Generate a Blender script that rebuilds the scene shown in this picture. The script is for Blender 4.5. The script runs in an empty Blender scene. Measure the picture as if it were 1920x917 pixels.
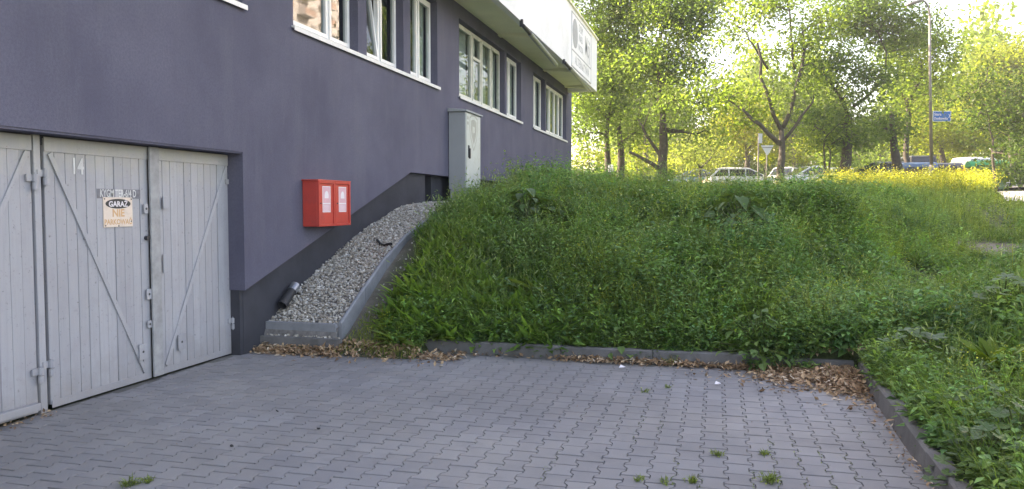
import bpy, math, random
import numpy as np
R = math.radians
scn = bpy.context.scene
col = scn.collection
rng = np.random.default_rng(11)
random.seed(5)

# ------------------------------------------------------------------ camera
EYE = np.array([5.1, 0.0, 1.7]); FPX = 1475.0
YAW = math.atan(385 / FPX); PITCH = math.atan(75 / FPX)
cam = bpy.data.cameras.new('camera'); cam.sensor_width = 36; cam.lens = 36 * FPX / 1920
cam.clip_start = 0.05; cam.clip_end = 3000
camo = bpy.data.objects.new('camera', cam); col.objects.link(camo)
camo.location = EYE; camo.rotation_euler = (math.pi / 2 - PITCH, 0, YAW); scn.camera = camo

# ------------------------------------------------------------------ light
SUN_AZ = (1.0, -0.12); SUN_EL = R(33)
_n = math.hypot(*SUN_AZ)
SUN_DIR = np.array([SUN_AZ[0] / _n * math.cos(SUN_EL), SUN_AZ[1] / _n * math.cos(SUN_EL), -math.sin(SUN_EL)])
w = bpy.data.worlds.new('World'); scn.world = w; w.use_nodes = True
nt = w.node_tree; bg = nt.nodes['Background']; sky = nt.nodes.new('ShaderNodeTexSky')
sky.sky_type = 'NISHITA'; sky.sun_disc = False; sky.sun_elevation = SUN_EL
sky.sun_rotation = math.atan2(-SUN_DIR[0], -SUN_DIR[1])
sky.air_density = 1.0; sky.dust_density = 3.0; sky.ozone_density = 0.6; sky.altitude = 100
nt.links.new(sky.outputs[0], bg.inputs[0]); bg.inputs[1].default_value = 0.15
sl = bpy.data.lights.new('sun', 'SUN'); sl.energy = 5.0; sl.angle = R(0.5); sl.color = (1, 0.93, 0.80)
so = bpy.data.objects.new('sun', sl); col.objects.link(so)
from mathutils import Vector, Matrix
so.rotation_euler = Vector(SUN_DIR).to_track_quat('-Z', 'Y').to_euler()
scn.view_settings.view_transform = 'Standard'; scn.view_settings.look = 'None'
scn.view_settings.exposure = 2.45
scn.view_settings.use_white_balance = True; scn.view_settings.white_balance_temperature = 7900; scn.view_settings.white_balance_tint = 19; scn.view_settings.gamma = 1
scn.view_settings.use_curve_mapping = False
scn.cycles.max_bounces = 8; scn.cycles.transparent_max_bounces = 12

# ------------------------------------------------------------------ helpers
_f = np.array([-math.sin(YAW) * math.cos(PITCH), math.cos(YAW) * math.cos(PITCH), -math.sin(PITCH)])
_r = np.array([math.cos(YAW), math.sin(YAW), 0]); _u = np.cross(_r, _f)
def ray(x, y): return _r * (x - 960) / FPX - _u * (y - 458.5) / FPX + _f
def at_depth(x, y, d): return EYE + ray(x, y) * d
def on_x(x, y, X): d = ray(x, y); return EYE + d * ((X - EYE[0]) / d[0])

def tag(o, label=None, cat=None, group=None, kind=None):
    if label: o['label'] = label
    if cat: o['category'] = cat
    if group: o['group'] = group
    if kind: o['kind'] = kind
    return o
def link(o, parent=None):
    col.objects.link(o)
    if parent is not None: o.parent = parent
    return o
def empty(name, loc=(0, 0, 0), rz=0, parent=None):
    o = bpy.data.objects.new(name, None); o.location = loc; o.rotation_euler = (0, 0, rz)
    o.empty_display_size = 0.2
    return link(o, parent)
def np_mesh(name, V, faces, mats=(), tint=None, smooth=False, fmat=None):
    """V (n,3); faces: list of int arrays (m,3) or (m,4)."""
    me = bpy.data.meshes.new(name); V = np.asarray(V, dtype=np.float32)
    faces = [np.asarray(f, dtype=np.int32) for f in faces if len(f)]
    me.vertices.add(len(V)); me.vertices.foreach_set('co', V.ravel())
    idx = np.concatenate([f.ravel() for f in faces]); tot = np.concatenate([np.full(len(f), f.shape[1], np.int32) for f in faces])
    st = np.concatenate([[0], np.cumsum(tot)[:-1]]).astype(np.int32)
    me.loops.add(len(idx)); me.loops.foreach_set('vertex_index', idx)
    me.polygons.add(len(tot)); me.polygons.foreach_set('loop_start', st); me.polygons.foreach_set('loop_total', tot)
    if fmat is not None: me.polygons.foreach_set('material_index', np.asarray(fmat, np.int32))
    for m in mats: me.materials.append(m)
    if tint is not None:
        a = me.attributes.new('tint', 'FLOAT_COLOR', 'POINT')
        c = np.ones((len(V), 4), np.float32); c[:, :3] = tint; a.data.foreach_set('color', c.ravel())
    me.update(calc_edges=True); me.validate()
    me.polygons.foreach_set('use_smooth', np.full(len(tot), bool(smooth)))
    return me
def obj_of(name, me, parent=None):
    return link(bpy.data.objects.new(name, me), parent)
class MB:
    """collects simple solids into one mesh"""
    def __init__(s): s.v = []; s.f = []
    def add(s, vs, fs):
        b = len(s.v); s.v += [tuple(map(float, p)) for p in vs]; s.f += [tuple(i + b for i in q) for q in fs]; return s
    def box(s, x0, x1, y0, y1, z0, z1):
        return s.add([(x0, y0, z0), (x1, y0, z0), (x1, y1, z0), (x0, y1, z0), (x0, y0, z1), (x1, y0, z1), (x1, y1, z1), (x0, y1, z1)],
                     [(0, 3, 2, 1), (4, 5, 6, 7), (0, 1, 5, 4), (1, 2, 6, 5), (2, 3, 7, 6), (3, 0, 4, 7)])
    def prism(s, poly, axis, a, b):
        """poly: list of 2D points; extruded along axis from a to b"""
        n = len(poly)
        def P(p, t):
            return {'x': (t, p[0], p[1]), 'y': (p[0], t, p[1]), 'z': (p[0], p[1], t)}[axis]
        return s.add([P(p, a) for p in poly] + [P(p, b) for p in poly],
                     [tuple(range(n))[::-1], tuple(range(n, 2 * n))] + [(i, (i + 1) % n, n + (i + 1) % n, n + i) for i in range(n)])
    def tube(s, pts, rad, n=8, caps=True):
        pts = [np.array(p, float) for p in pts]
        if not hasattr(rad, '__len__'): rad = [rad] * len(pts)
        rings = []; prev = None
        for i, p in enumerate(pts):
            d = pts[min(i + 1, len(pts) - 1)] - pts[max(i - 1, 0)]; d = d / (np.linalg.norm(d) + 1e-9)
            ref = np.array([0, 0, 1.0]) if abs(d[2]) < 0.9 else np.array([1.0, 0, 0])
            if prev is not None: ref = prev
            a = np.cross(d, ref); a /= np.linalg.norm(a) + 1e-9; b = np.cross(a, d); prev = b
            rings.append([p + rad[i] * (math.cos(t) * a + math.sin(t) * b) for t in np.linspace(0, 2 * math.pi, n, endpoint=False)])
        vs = [q for r_ in rings for q in r_]
        fs = [(i * n + k, i * n + (k + 1) % n, (i + 1) * n + (k + 1) % n, (i + 1) * n + k) for i in range(len(pts) - 1) for k in range(n)]
        if caps: fs += [tuple(range(n)), tuple(range((len(pts) - 1) * n, len(pts) * n))[::-1]]
        return s.add(vs, fs)
    def build(s, name, mat, parent=None, smooth=False, bevel=0):
        me = bpy.data.meshes.new(name); me.from_pydata(s.v, [], s.f); me.materials.append(mat)
        import bmesh
        bm = bmesh.new(); bm.from_mesh(me); bmesh.ops.recalc_face_normals(bm, faces=bm.faces)
        if bevel:
            bmesh.ops.bevel(bm, geom=[e for e in bm.edges if e.calc_face_angle(0) > 0.5], offset=bevel, segments=2, affect='EDGES', profile=0.6)
        bm.to_mesh(me); bm.free(); me.update()
        me.polygons.foreach_set('use_smooth', np.full(len(me.polygons), bool(smooth)))
        return obj_of(name, me, parent)
def text(name, s, size, mat, M, parent=None, sx=1.0, extrude=0.001, bold=0.0, align='CENTER', space=1.0):
    cu = bpy.data.curves.new('t', 'FONT'); cu.body = s; cu.size = size; cu.extrude = extrude; cu.offset = bold
    cu.align_x = align; cu.align_y = 'CENTER'; cu.space_character = space; cu.resolution_u = 3
    to = bpy.data.objects.new('t', cu); col.objects.link(to)
    bpy.context.view_layer.update()
    me = bpy.data.meshes.new_from_object(to.evaluated_get(bpy.context.evaluated_depsgraph_get()))
    bpy.data.objects.remove(to); bpy.data.curves.remove(cu)
    me.transform(M @ Matrix.Diagonal((sx, 1, 1, 1))); me.materials.clear(); me.materials.append(mat)
    return obj_of(name, me, parent)
def wallM(x, y, z):   # text plane facing +X, reading along +Y
    return Matrix(((0, 0, 1, x), (1, 0, 0, y), (0, 1, 0, z), (0, 0, 0, 1)))

# ------------------------------------------------------------------ materials
def mat_base(name):
    m = bpy.data.materials.new(name); m.use_nodes = True
    return m, m.node_tree, m.node_tree.nodes['Principled BSDF']
def noise(nt, scale, detail=6, rough=0.6, vec=None, dims='3D'):
    n = nt.nodes.new('ShaderNodeTexNoise'); n.inputs['Scale'].default_value = scale; n.inputs['Detail'].default_value = detail
    n.inputs['Roughness'].default_value = rough
    if vec is not None: nt.links.new(vec, n.inputs['Vector'])
    return n.outputs['Fac']
def ramp(nt, fac, stops):
    r_ = nt.nodes.new('ShaderNodeValToRGB'); e = r_.color_ramp.elements
    while len(e) < len(stops): e.new(0.5)
    for el, (p, c) in zip(e, stops): el.position = p; el.color = (*c, 1)
    nt.links.new(fac, r_.inputs[0]); return r_.outputs[0]
def mix(nt, fac, a, b, mode='MIX'):
    n = nt.nodes.new('ShaderNodeMix'); n.data_type = 'RGBA'; n.blend_type = mode
    for s_, v in ((0, fac), (6, a), (7, b)):
        if hasattr(v, 'links'): nt.links.new(v, n.inputs[s_])
        else: n.inputs[s_].default_value = v if s_ == 0 else (*v, 1)
    return n.outputs[2]
def math_(nt, op, a, b=0.0):
    n = nt.nodes.new('ShaderNodeMath'); n.operation = op
    for i, v in enumerate((a, b)):
        if hasattr(v, 'links'): nt.links.new(v, n.inputs[i])
        else: n.inputs[i].default_value = v
    return n.outputs[0]
def objco(nt, scale=None):
    t = nt.nodes.new('ShaderNodeTexCoord'); o = t.outputs['Object']
    if scale:
        mp = nt.nodes.new('ShaderNodeMapping'); mp.inputs['Scale'].default_value = scale; nt.links.new(o, mp.inputs[0]); o = mp.outputs[0]
    return o
def bump(nt, bs, h, strength=0.3, dist=0.01):
    b = nt.nodes.new('ShaderNodeBump'); b.inputs['Strength'].default_value = strength; b.inputs['Distance'].default_value = dist
    nt.links.new(h, b.inputs['Height']); nt.links.new(b.outputs[0], bs.inputs['Normal'])
def simple(name, c, rough=0.6, var=0.15, scale=6, bmp=0.0, bscale=80, metal=0.0, spec=0.5, dirt=None, dscale=3):
    m, nt, bs = mat_base(name)
    v = objco(nt)
    lo = tuple(x * (1 - var) for x in c); hi = tuple(min(1, x * (1 + var)) for x in c)
    cc = ramp(nt, noise(nt, scale, vec=v), [(0.3, lo), (0.7, hi)])
    if dirt:
        f = ramp(nt, noise(nt, dscale, 8, 0.7, v), [(0.5, (0, 0, 0)), (0.75, (1, 1, 1))])
        cc = mix(nt, f, cc, dirt)
    nt.links.new(cc, bs.inputs['Base Color'])
    bs.inputs['Roughness'].default_value = rough; bs.inputs['Metallic'].default_value = metal
    bs.inputs['Specular IOR Level'].default_value = spec
    if bmp: bump(nt, bs, noise(nt, bscale, 4, vec=v), bmp)
    return m
def rnd(nt):
    oi = nt.nodes.new('ShaderNodeObjectInfo'); ge = nt.nodes.new('ShaderNodeNewGeometry')
    return math_(nt, 'FRACT', math_(nt, 'ADD', oi.outputs['Random'], ge.outputs['Random Per Island']))
def leafmat(name, c, transl=0.45, var=0.35, tint=True, gloss=0.45, tcol=None):
    m, nt, bs = mat_base(name)
    r_ = rnd(nt)
    cc = ramp(nt, r_, [(0, (c[0] * (1 - var), c[1] * (1 - var), c[2] * (1 - var))), (0.5, c), (1, (c[0] * (1 + var * 1.3), c[1] * (1 + var), c[2] * (1 + var * .3)))])
    if tint:
        a = nt.nodes.new('ShaderNodeAttribute'); a.attribute_name = 'tint'
        cc = mix(nt, 1.0, cc, a.outputs['Color'], 'MULTIPLY')
    nt.links.new(cc, bs.inputs['Base Color']); bs.inputs['Roughness'].default_value = gloss
    bs.inputs['Specular IOR Level'].default_value = 0.22
    tr = nt.nodes.new('ShaderNodeBsdfTranslucent')
    t2 = mix(nt, 1.0, cc, tcol or (1.5, 1.35, 0.5), 'MULTIPLY')
    nt.links.new(t2, tr.inputs['Color'])
    ms = nt.nodes.new('ShaderNodeMixShader'); ms.inputs[0].default_value = transl
    nt.links.new(bs.outputs[0], ms.inputs[1]); nt.links.new(tr.outputs[0], ms.inputs[2])
    nt.links.new(ms.outputs[0], nt.nodes['Material Output'].inputs[0])
    return m
def glassmat(name, tint=(0.75, 0.8, 0.8)):
    m, nt, bs = mat_base(name); nt.nodes.remove(bs)
    tp = nt.nodes.new('ShaderNodeBsdfTransparent'); tp.inputs[0].default_value = (*tint, 1)
    gl = nt.nodes.new('ShaderNodeBsdfGlossy'); gl.inputs['Roughness'].default_value = 0.012
    fr = nt.nodes.new('ShaderNodeFresnel'); fr.inputs[0].default_value = 1.75
    ge = nt.nodes.new('ShaderNodeNewGeometry'); fac = math_(nt, 'MULTIPLY', fr.outputs[0], math_(nt, 'SUBTRACT', 1.0, ge.outputs['Backfacing']))
    ms = nt.nodes.new('ShaderNodeMixShader'); nt.links.new(fac, ms.inputs[0])
    nt.links.new(tp.outputs[0], ms.inputs[1]); nt.links.new(gl.outputs[0], ms.inputs[2])
    nt.links.new(ms.outputs[0], nt.nodes['Material Output'].inputs[0]); return m

M = {}
def stucco():
    m, nt, bs = mat_base('stucco'); v = objco(nt)
    big = noise(nt, 0.7, 5, 0.6, v); streak = noise(nt, 1.0, 6, 0.65, objco(nt, (1.0, 2.2, 0.35)))
    c = ramp(nt, big, [(0.36, (0.102, 0.101, 0.142)), (0.64, (0.160, 0.158, 0.208))])
    c = mix(nt, ramp(nt, streak, [(0.5, (0, 0, 0)), (0.68, (0.7, 0.7, 0.7))]), c, (0.170, 0.168, 0.206))
    c = mix(nt, ramp(nt, noise(nt, 42, 5, 0.8, v), [(0.42, (0.55, 0.55, 0.55)), (0.58, (0, 0, 0))]), c, (0.098, 0.094, 0.130))
    c = mix(nt, ramp(nt, noise(nt, 1.0, 7, 0.75, objco(nt, (3, 7, 0.5))), [(0.52, (0, 0, 0)), (0.72, (0.45, 0.45, 0.45))]), c, (0.11, 0.108, 0.14))
    c = mix(nt, math_(nt, 'MULTIPLY', noise(nt, 220, 3, 0.7, v), 0.45), c, (0.09, 0.086, 0.12))
    nt.links.new(c, bs.inputs['Base Color']); bs.inputs['Roughness'].default_value = 0.95; bs.inputs['Specular IOR Level'].default_value = 0.15
    bump(nt, bs, noise(nt, 170, 4, 0.7, v), 0.55, 0.006); return m
M['stucco'] = stucco()
M['plinth'] = simple('plinth_render', (0.052, 0.053, 0.062), 0.9, 0.2, 2.5, 0.4, 200, spec=0.2)
M['white_render'] = simple('white_render', (0.80, 0.80, 0.80), 0.7, 0.04, 0.8, 0.15, 90, dirt=(0.66, 0.66, 0.64), dscale=0.9)
M['cream'] = simple('cream_bounce_tint', (0.84, 0.82, 0.62), 0.8, 0.06, 1.5)  # yellow in the colour stands in for light bounced under the canopy
M['sill'] = simple('sill_metal', (0.72, 0.72, 0.72), 0.4, 0.08, 9)
M['upvc'] = simple('white_upvc', (0.78, 0.78, 0.77), 0.35, 0.04, 5)
M['oldwood'] = simple('old_white_frame', (0.62, 0.62, 0.56), 0.6, 0.15, 8)
M['glass'] = glassmat('window_glass')
M['room'] = simple('room_plaster', (0.34, 0.33, 0.30), 0.9)
M['curtain'] = simple('net_curtain', (0.62, 0.62, 0.55), 0.9, 0.2, 7)
M['sign_ink'] = simple('sign_grey_print', (0.36, 0.37, 0.38), 0.6)
M['tube'] = simple('galvanised_tube', (0.30, 0.32, 0.35), 0.35, 0.2, 10, metal=0.7)
M['rubber'] = simple('dark_rubber', (0.025, 0.025, 0.027), 0.6)
M['red'] = simple('red_paint', (0.56, 0.06, 0.042), 0.42, 0.07, 3, dirt=(0.42, 0.06, 0.05), dscale=5)
M['pink'] = simple('faded_pink_label', (0.68, 0.40, 0.45), 0.6, 0.06)
M['paper'] = simple('paper_white', (0.74, 0.70, 0.72), 0.6, 0.05)
M['cab'] = simple('cabinet_plastic', (0.33, 0.35, 0.36), 0.55, 0.05, 2, 0.1, 150)
M['cab_door'] = simple('cabinet_door_plastic', (0.50, 0.54, 0.51), 0.5, 0.05, 3, dirt=(0.42, 0.43, 0.38), dscale=6)
M['mark'] = simple('cabinet_print', (0.36, 0.37, 0.33), 0.7)
M['dark'] = simple('dark_metal', (0.03, 0.03, 0.033), 0.5)
def planks():
    m, nt, bs = mat_base('grey_door_paint'); v = objco(nt); r_ = rnd(nt)
    c = ramp(nt, r_, [(0, (0.325, 0.325, 0.345)), (1, (0.385, 0.385, 0.405))])
    gr = noise(nt, 1.0, 8, 0.7, objco(nt, (30, 30, 1.6)))
    c = mix(nt, ramp(nt, gr, [(0.45, (0, 0, 0)), (0.8, (0.6, 0.6, 0.6))]), c, (0.27, 0.275, 0.295))
    sp = noise(nt, 26, 8, 0.75, v)
    c = mix(nt, ramp(nt, sp, [(0.60, (0, 0, 0)), (0.66, (0.8, 0.8, 0.8))]), c, (0.15, 0.14, 0.14))
    c = mix(nt, ramp(nt, noise(nt, 4, 7, 0.7, v), [(0.5, (0, 0, 0)), (0.7, (0.5, 0.5, 0.5))]), c, (0.30, 0.29, 0.31))
    g = nt.nodes.new('ShaderNodeNewGeometry'); sx = nt.nodes.new('ShaderNodeSeparateXYZ'); nt.links.new(g.outputs['Position'], sx.inputs[0])
    wz = math_(nt, 'ADD', sx.outputs[2], math_(nt, 'MULTIPLY', noise(nt, 5, 5, 0.7, v), 0.9))
    c = mix(nt, ramp(nt, math_(nt, 'DIVIDE', wz, 3.0), [(0.78, (0, 0, 0)), (0.93, (0.55, 0.55, 0.55))]), c, (0.42, 0.40, 0.30))
    c = mix(nt, ramp(nt, wz, [(0.30, (0.85, 0.85, 0.85)), (0.85, (0, 0, 0))]), c, (0.27, 0.255, 0.245))
    nt.links.new(c, bs.inputs['Base Color']); bs.inputs['Roughness'].default_value = 0.6
    bump(nt, bs, gr, 0.25, 0.004); return m
M['plank'] = planks()
M['bare_wood'] = simple('worn_strip', (0.31, 0.31, 0.31), 0.7, 0.2, 10)
M['white_paint'] = simple('white_lettering', (0.62, 0.62, 0.60), 0.7)
M['grey_paint'] = simple('dark_grey_strip', (0.17, 0.17, 0.185), 0.7, 0.3, 20)
M['sign_cream'] = simple('sign_cream', (0.72, 0.60, 0.50), 0.55, 0.06, 8, dirt=(0.55, 0.45, 0.38), dscale=12)
M['sign_orange'] = simple('faded_orange_print', (0.60, 0.36, 0.18), 0.6, 0.08)
M['sign_black'] = simple('sign_black', (0.03, 0.03, 0.032), 0.5)
def paver_mat():
    m, nt, bs = mat_base('concrete_paver'); v = nt.nodes.new('ShaderNodeNewGeometry').outputs['Position']; r_ = rnd(nt)
    c = ramp(nt, r_, [(0, (0.228, 0.222, 0.228)), (0.6, (0.268, 0.262, 0.266)), (1, (0.31, 0.304, 0.306))])
    c = mix(nt, math_(nt, 'MULTIPLY', noise(nt, 160, 4, 0.75, v), 0.5), c, (0.15, 0.15, 0.16))
    c = mix(nt, ramp(nt, noise(nt, 0.9, 6, 0.65, v), [(0.42, (0, 0, 0)), (0.7, (0.75, 0.75, 0.75))]), c, (0.295, 0.28, 0.262))
    c = mix(nt, ramp(nt, noise(nt, 0.35, 5, 0.6, v), [(0.43, (0, 0, 0)), (0.60, (0.7, 0.7, 0.7))]), c, (0.185, 0.178, 0.176))
    c = mix(nt, ramp(nt, noise(nt, 2.6, 7, 0.7, v), [(0.55, (0, 0, 0)), (0.78, (0.6, 0.6, 0.6))]), c, (0.155, 0.148, 0.15))
    nt.links.new(c, bs.inputs['Base Color']); bs.inputs['Roughness'].default_value = 0.85; bs.inputs['Specular IOR Level'].default_value = 0.3
    bump(nt, bs, noise(nt, 210, 4, 0.8, v), 0.45, 0.004); return m
M['paver'] = paver_mat()
M['joint'] = simple('joint_sand', (0.13, 0.125, 0.115), 0.95, 0.35, 3, 0.6, 160, dirt=(0.07, 0.075, 0.05), dscale=4)
M['concrete'] = simple('kerb_concrete', (0.155, 0.152, 0.15), 0.9, 0.2, 4, 0.5, 130, dirt=(0.09, 0.09, 0.08), dscale=5)
M['edging'] = simple('edging_concrete', (0.235, 0.245, 0.26), 0.9, 0.12, 5, 0.3, 140, dirt=(0.16, 0.165, 0.17), dscale=4)
def soil():
    m, nt, bs = mat_base('soil'); v = objco(nt)
    c = ramp(nt, noise(nt, 3, 8, 0.7, v), [(0.3, (0.085, 0.072, 0.058)), (0.5, (0.15, 0.132, 0.11)), (0.7, (0.215, 0.195, 0.17))])
    c = mix(nt, ramp(nt, noise(nt, 40, 6, 0.7, v), [(0.6, (0, 0, 0)), (0.68, (0.7, 0.7, 0.7))]), c, (0.30, 0.28, 0.25))
    a = nt.nodes.new('ShaderNodeAttribute'); a.attribute_name = 'tint'
    sx = nt.nodes.new('ShaderNodeSeparateXYZ'); nt.links.new(a.outputs['Vector'], sx.inputs[0])
    g = ramp(nt, noise(nt, 9, 6, 0.7, v), [(0.35, (0.045, 0.060, 0.020)), (0.7, (0.085, 0.110, 0.035))])
    c = mix(nt, sx.outputs[0], c, g)
    nt.links.new(c, bs.inputs['Base Color']); bs.inputs['Roughness'].default_value = 0.95
    bump(nt, bs, noise(nt, 30, 8, 0.75, v), 0.8, 0.03); return m
M['soil'] = soil()
def pebble():
    m, nt, bs = mat_base('pebble'); r_ = rnd(nt)
    c = ramp(nt, r_, [(0, (0.23, 0.20, 0.16)), (0.3, (0.36, 0.325, 0.27)), (0.55, (0.47, 0.435, 0.37)), (0.75, (0.35, 0.34, 0.325)), (0.9, (0.59, 0.56, 0.50)), (1, (0.72, 0.70, 0.65))])
    nt.links.new(c, bs.inputs['Base Color']); bs.inputs['Roughness'].default_value = 0.75
    return m
M['pebble'] = pebble()
M['grit'] = simple('grit', (0.17, 0.16, 0.15), 0.95, 0.4, 20, 0.6, 60)
def dryleaf():
    m, nt, bs = mat_base('dry_leaf'); r_ = rnd(nt)
    c = ramp(nt, r_, [(0, (0.14, 0.085, 0.048)), (0.3, (0.27, 0.165, 0.090)), (0.65, (0.41, 0.27, 0.150)), (0.9, (0.52, 0.38, 0.24)), (1, (0.62, 0.52, 0.40))])
    nt.links.new(c, bs.inputs['Base Color']); bs.inputs['Roughness'].default_value = 0.75; return m
M['dry'] = dryleaf()
M['grass'] = leafmat('grass_blade', (0.155, 0.248, 0.066), 0.5, tcol=(1.15, 1.15, .6))
M['weed'] = leafmat('weed_leaf', (0.152, 0.258, 0.070), 0.45, tcol=(1.15, 1.15, .6))
M['floret'] = leafmat('floret', (0.42, 0.48, 0.07), 0.3, 0.25, tint=True)
M['burdock'] = leafmat('burdock_leaf', (0.078, 0.140, 0.046), 0.3, 0.25, tint=False)
M['dock'] = leafmat('dock_leaf', (0.12, 0.19, 0.045), 0.45, 0.25, tint=False)
M['elder'] = leafmat('elder_leaf', (0.13, 0.22, 0.07), 0.35, 0.25, tint=False)
M['mallow'] = leafmat('mallow_leaf', (0.085, 0.145, 0.055), 0.3, 0.25, tint=False)
M['hogweed'] = leafmat('hogweed_leaf', (0.11, 0.17, 0.075), 0.25, 0.2, tint=False)
M['yellow_dock'] = leafmat('yellow_dock_leaf', (0.12, 0.20, 0.03), 0.45, 0.2, tint=False)
M['stem'] = leafmat('stem', (0.09, 0.12, 0.04), 0.1, 0.3, tint=False)
M['bark'] = simple('bark', (0.060, 0.053, 0.043), 0.95, 0.4, 8, 0.8, 25)
M['tree_olive'] = leafmat('leaf_olive', (0.150, 0.212, 0.062), 0.66, 0.35, tcol=(1.08, 1.3, .6))
M['tree_mid'] = leafmat('leaf_mid', (0.155, 0.218, 0.054), 0.66, 0.35, tcol=(1.15, 1.3, .55))
M['tree_dark'] = leafmat('leaf_dark', (0.115, 0.172, 0.060), 0.6, 0.35, tcol=(1.25, 1.4, .6))
M['tree_bright'] = leafmat('leaf_bright', (0.175, 0.215, 0.040), 0.65, 0.3, tcol=(1.3, 1.4, .45))
M['asphalt'] = simple('asphalt', (0.07, 0.07, 0.072), 0.9, 0.2, 3, 0.4, 90)
M['path'] = simple('path_concrete', (0.34, 0.33, 0.31), 0.9, 0.12, 2, 0.3, 60)
M['steel'] = simple('lamp_steel', (0.15, 0.145, 0.135), 0.45, 0.1, 4, metal=0.2)
M['sign_blue'] = simple('sign_blue', (0.02, 0.13, 0.42), 0.4, 0.05)
M['sign_back'] = simple('sign_back', (0.36, 0.38, 0.40), 0.4, 0.06, metal=0.3)
M['tyre'] = simple('tyre', (0.022, 0.022, 0.022), 0.85)
M['rim'] = simple('rim', (0.45, 0.45, 0.46), 0.35, metal=0.8)
M['car_glass'] = simple('car_glass', (0.012, 0.014, 0.016), 0.05, 0.0, spec=0.8)
M['lamp_glass'] = simple('headlight_glass', (0.6, 0.6, 0.6), 0.15, 0.05)
M['tail'] = simple('tail_light', (0.35, 0.02, 0.02), 0.25)
def paint(name, c, metal=0.3):
    m, nt, bs = mat_base(name); bs.inputs['Base Color'].default_value = (*c, 1); bs.inputs['Roughness'].default_value = 0.35
    bs.inputs['Metallic'].default_value = metal; bs.inputs['Coat Weight'].default_value = 0.7; bs.inputs['Coat Roughness'].default_value = 0.08; return m
# ------------------------------------------------------------------ terrain
def sstep(t): t = np.clip(t, 0, 1); return t * t * (3 - 2 * t)
def vn(x, y, s=1.0):
    x = np.asarray(x) * s; y = np.asarray(y) * s
    return (np.sin(1.7 * x + 0.6 * y + 1.3) + np.sin(-0.9 * x + 2.1 * y + 0.4) + np.sin(2.9 * x - 1.3 * y + 2.2) * .6 + np.sin(3.7 * x + 3.1 * y) * .45) / 3.05
G_WALL = ([8.25, 8.31, 9.02, 10.22, 11.11, 12.37, 13.5, 14.5, 17], [.28, .31, .63, 1.08, 1.36, 1.66, 1.73, 1.75, 1.75])
G_EDGE = ([8.25, 8.32, 9.37, 10.07, 11.08, 12.04, 13.5, 14.5, 17], [.28, .30, .88, 1.18, 1.43, 1.67, 1.74, 1.75, 1.75])
def gravel_z(X, Y):
    t = np.clip((np.asarray(X) + .08) / .9, 0, 1)
    return np.interp(Y, *G_WALL) * (1 - t) + np.interp(Y, *G_EDGE) * t
FAR = ([25, 35, 45, 60, 100, 400], [1.85, 2.1, 2.3, 2.6, 3.6, 8])
PL = ([7.9, 8.05, 8.5, 9.0, 9.6, 10.3, 11.2, 12.2, 14.5] + FAR[0], [-.08, .03, .2, .5, .84, 1.17, 1.42, 1.66, 1.74] + FAR[1])
PC = ([8.44, 8.56, 9.0, 9.6, 10.4, 11.4, 12.6, 14.2] + FAR[0], [-.1, .12, .36, .66, 1.0, 1.34, 1.60, 1.72] + FAR[1])
def path_x(Y): return np.interp(Y, [0, 8.3, 8.8, 15.5, 21.5, 27, 60], [6.9, 6.9, 6.6, 9.7, 12.4, 14.2, 24])
def zr_(Y): return np.interp(Y, [-50, 5, 8.3, 13, 20, 25, 30, 45, 60, 100, 400], [.16, .17, .22, .66, 1.38, 1.82, 2.05, 2.3, 2.6, 3.6, 8])
def ground_z(X, Y):
    X = np.asarray(X, float); Y = np.asarray(Y, float)
    t = sstep((X - 1.7) / 1.0)
    zm = np.interp(Y, *PL) * (1 - t) + np.interp(Y, *PC) * t
    strip = (X < .84) & (Y > 8.2) & (X > -.6)
    zm = np.where(strip, gravel_z(X, Y) - .12, zm)
    zm = zm + np.where(Y > 8.9, vn(X, Y, 1.6) * .09 * sstep((Y - 8.8) / 1.2), 0) * (X > 1)
    zr = zr_(Y)
    d = X - path_x(Y)                                  # >0 right of the trail
    right = zr + .52 * sstep((d - .3) / 1.6) + np.where(d > .3, vn(X, Y, .9) * .05, 0) + np.clip(d - 2, 0, 30) * .03
    leftm = zr + (zm - zr) * sstep((-d - .25) / 2.0)
    z = np.where(d > 0, right, np.where(Y > 8.44, leftm, zm))
    yard = (X < 6.50) & (Y <= 8.5) & ~((X < 1.9) & (Y > 7.9))
    z = np.where(yard & (Y <= 8.44), -.1, z)
    z = np.where((Y <= 8.44) & (X >= 6.50), np.interp(X, [6.47, 6.62, 7.6, 10, 40], [.05, .12, .26, .42, .8]) + vn(X, Y, 1.3) * .03 + .42 * sstep((X - 7.0) / 1.6) * sstep((Y - 4.5) / 3.9), z)
    return z
def gpt(x, y):
    """the point of the ground seen at photograph pixel x, y"""
    d = ray(x, y); t = np.linspace(2, 70, 4000); P = EYE + d * t[:, None]
    h_ = P[:, 2] - np.maximum(ground_z(P[:, 0], P[:, 1]), 0 * P[:, 0]); i = int(np.argmax(h_ < 0)); return P[i]

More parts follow.
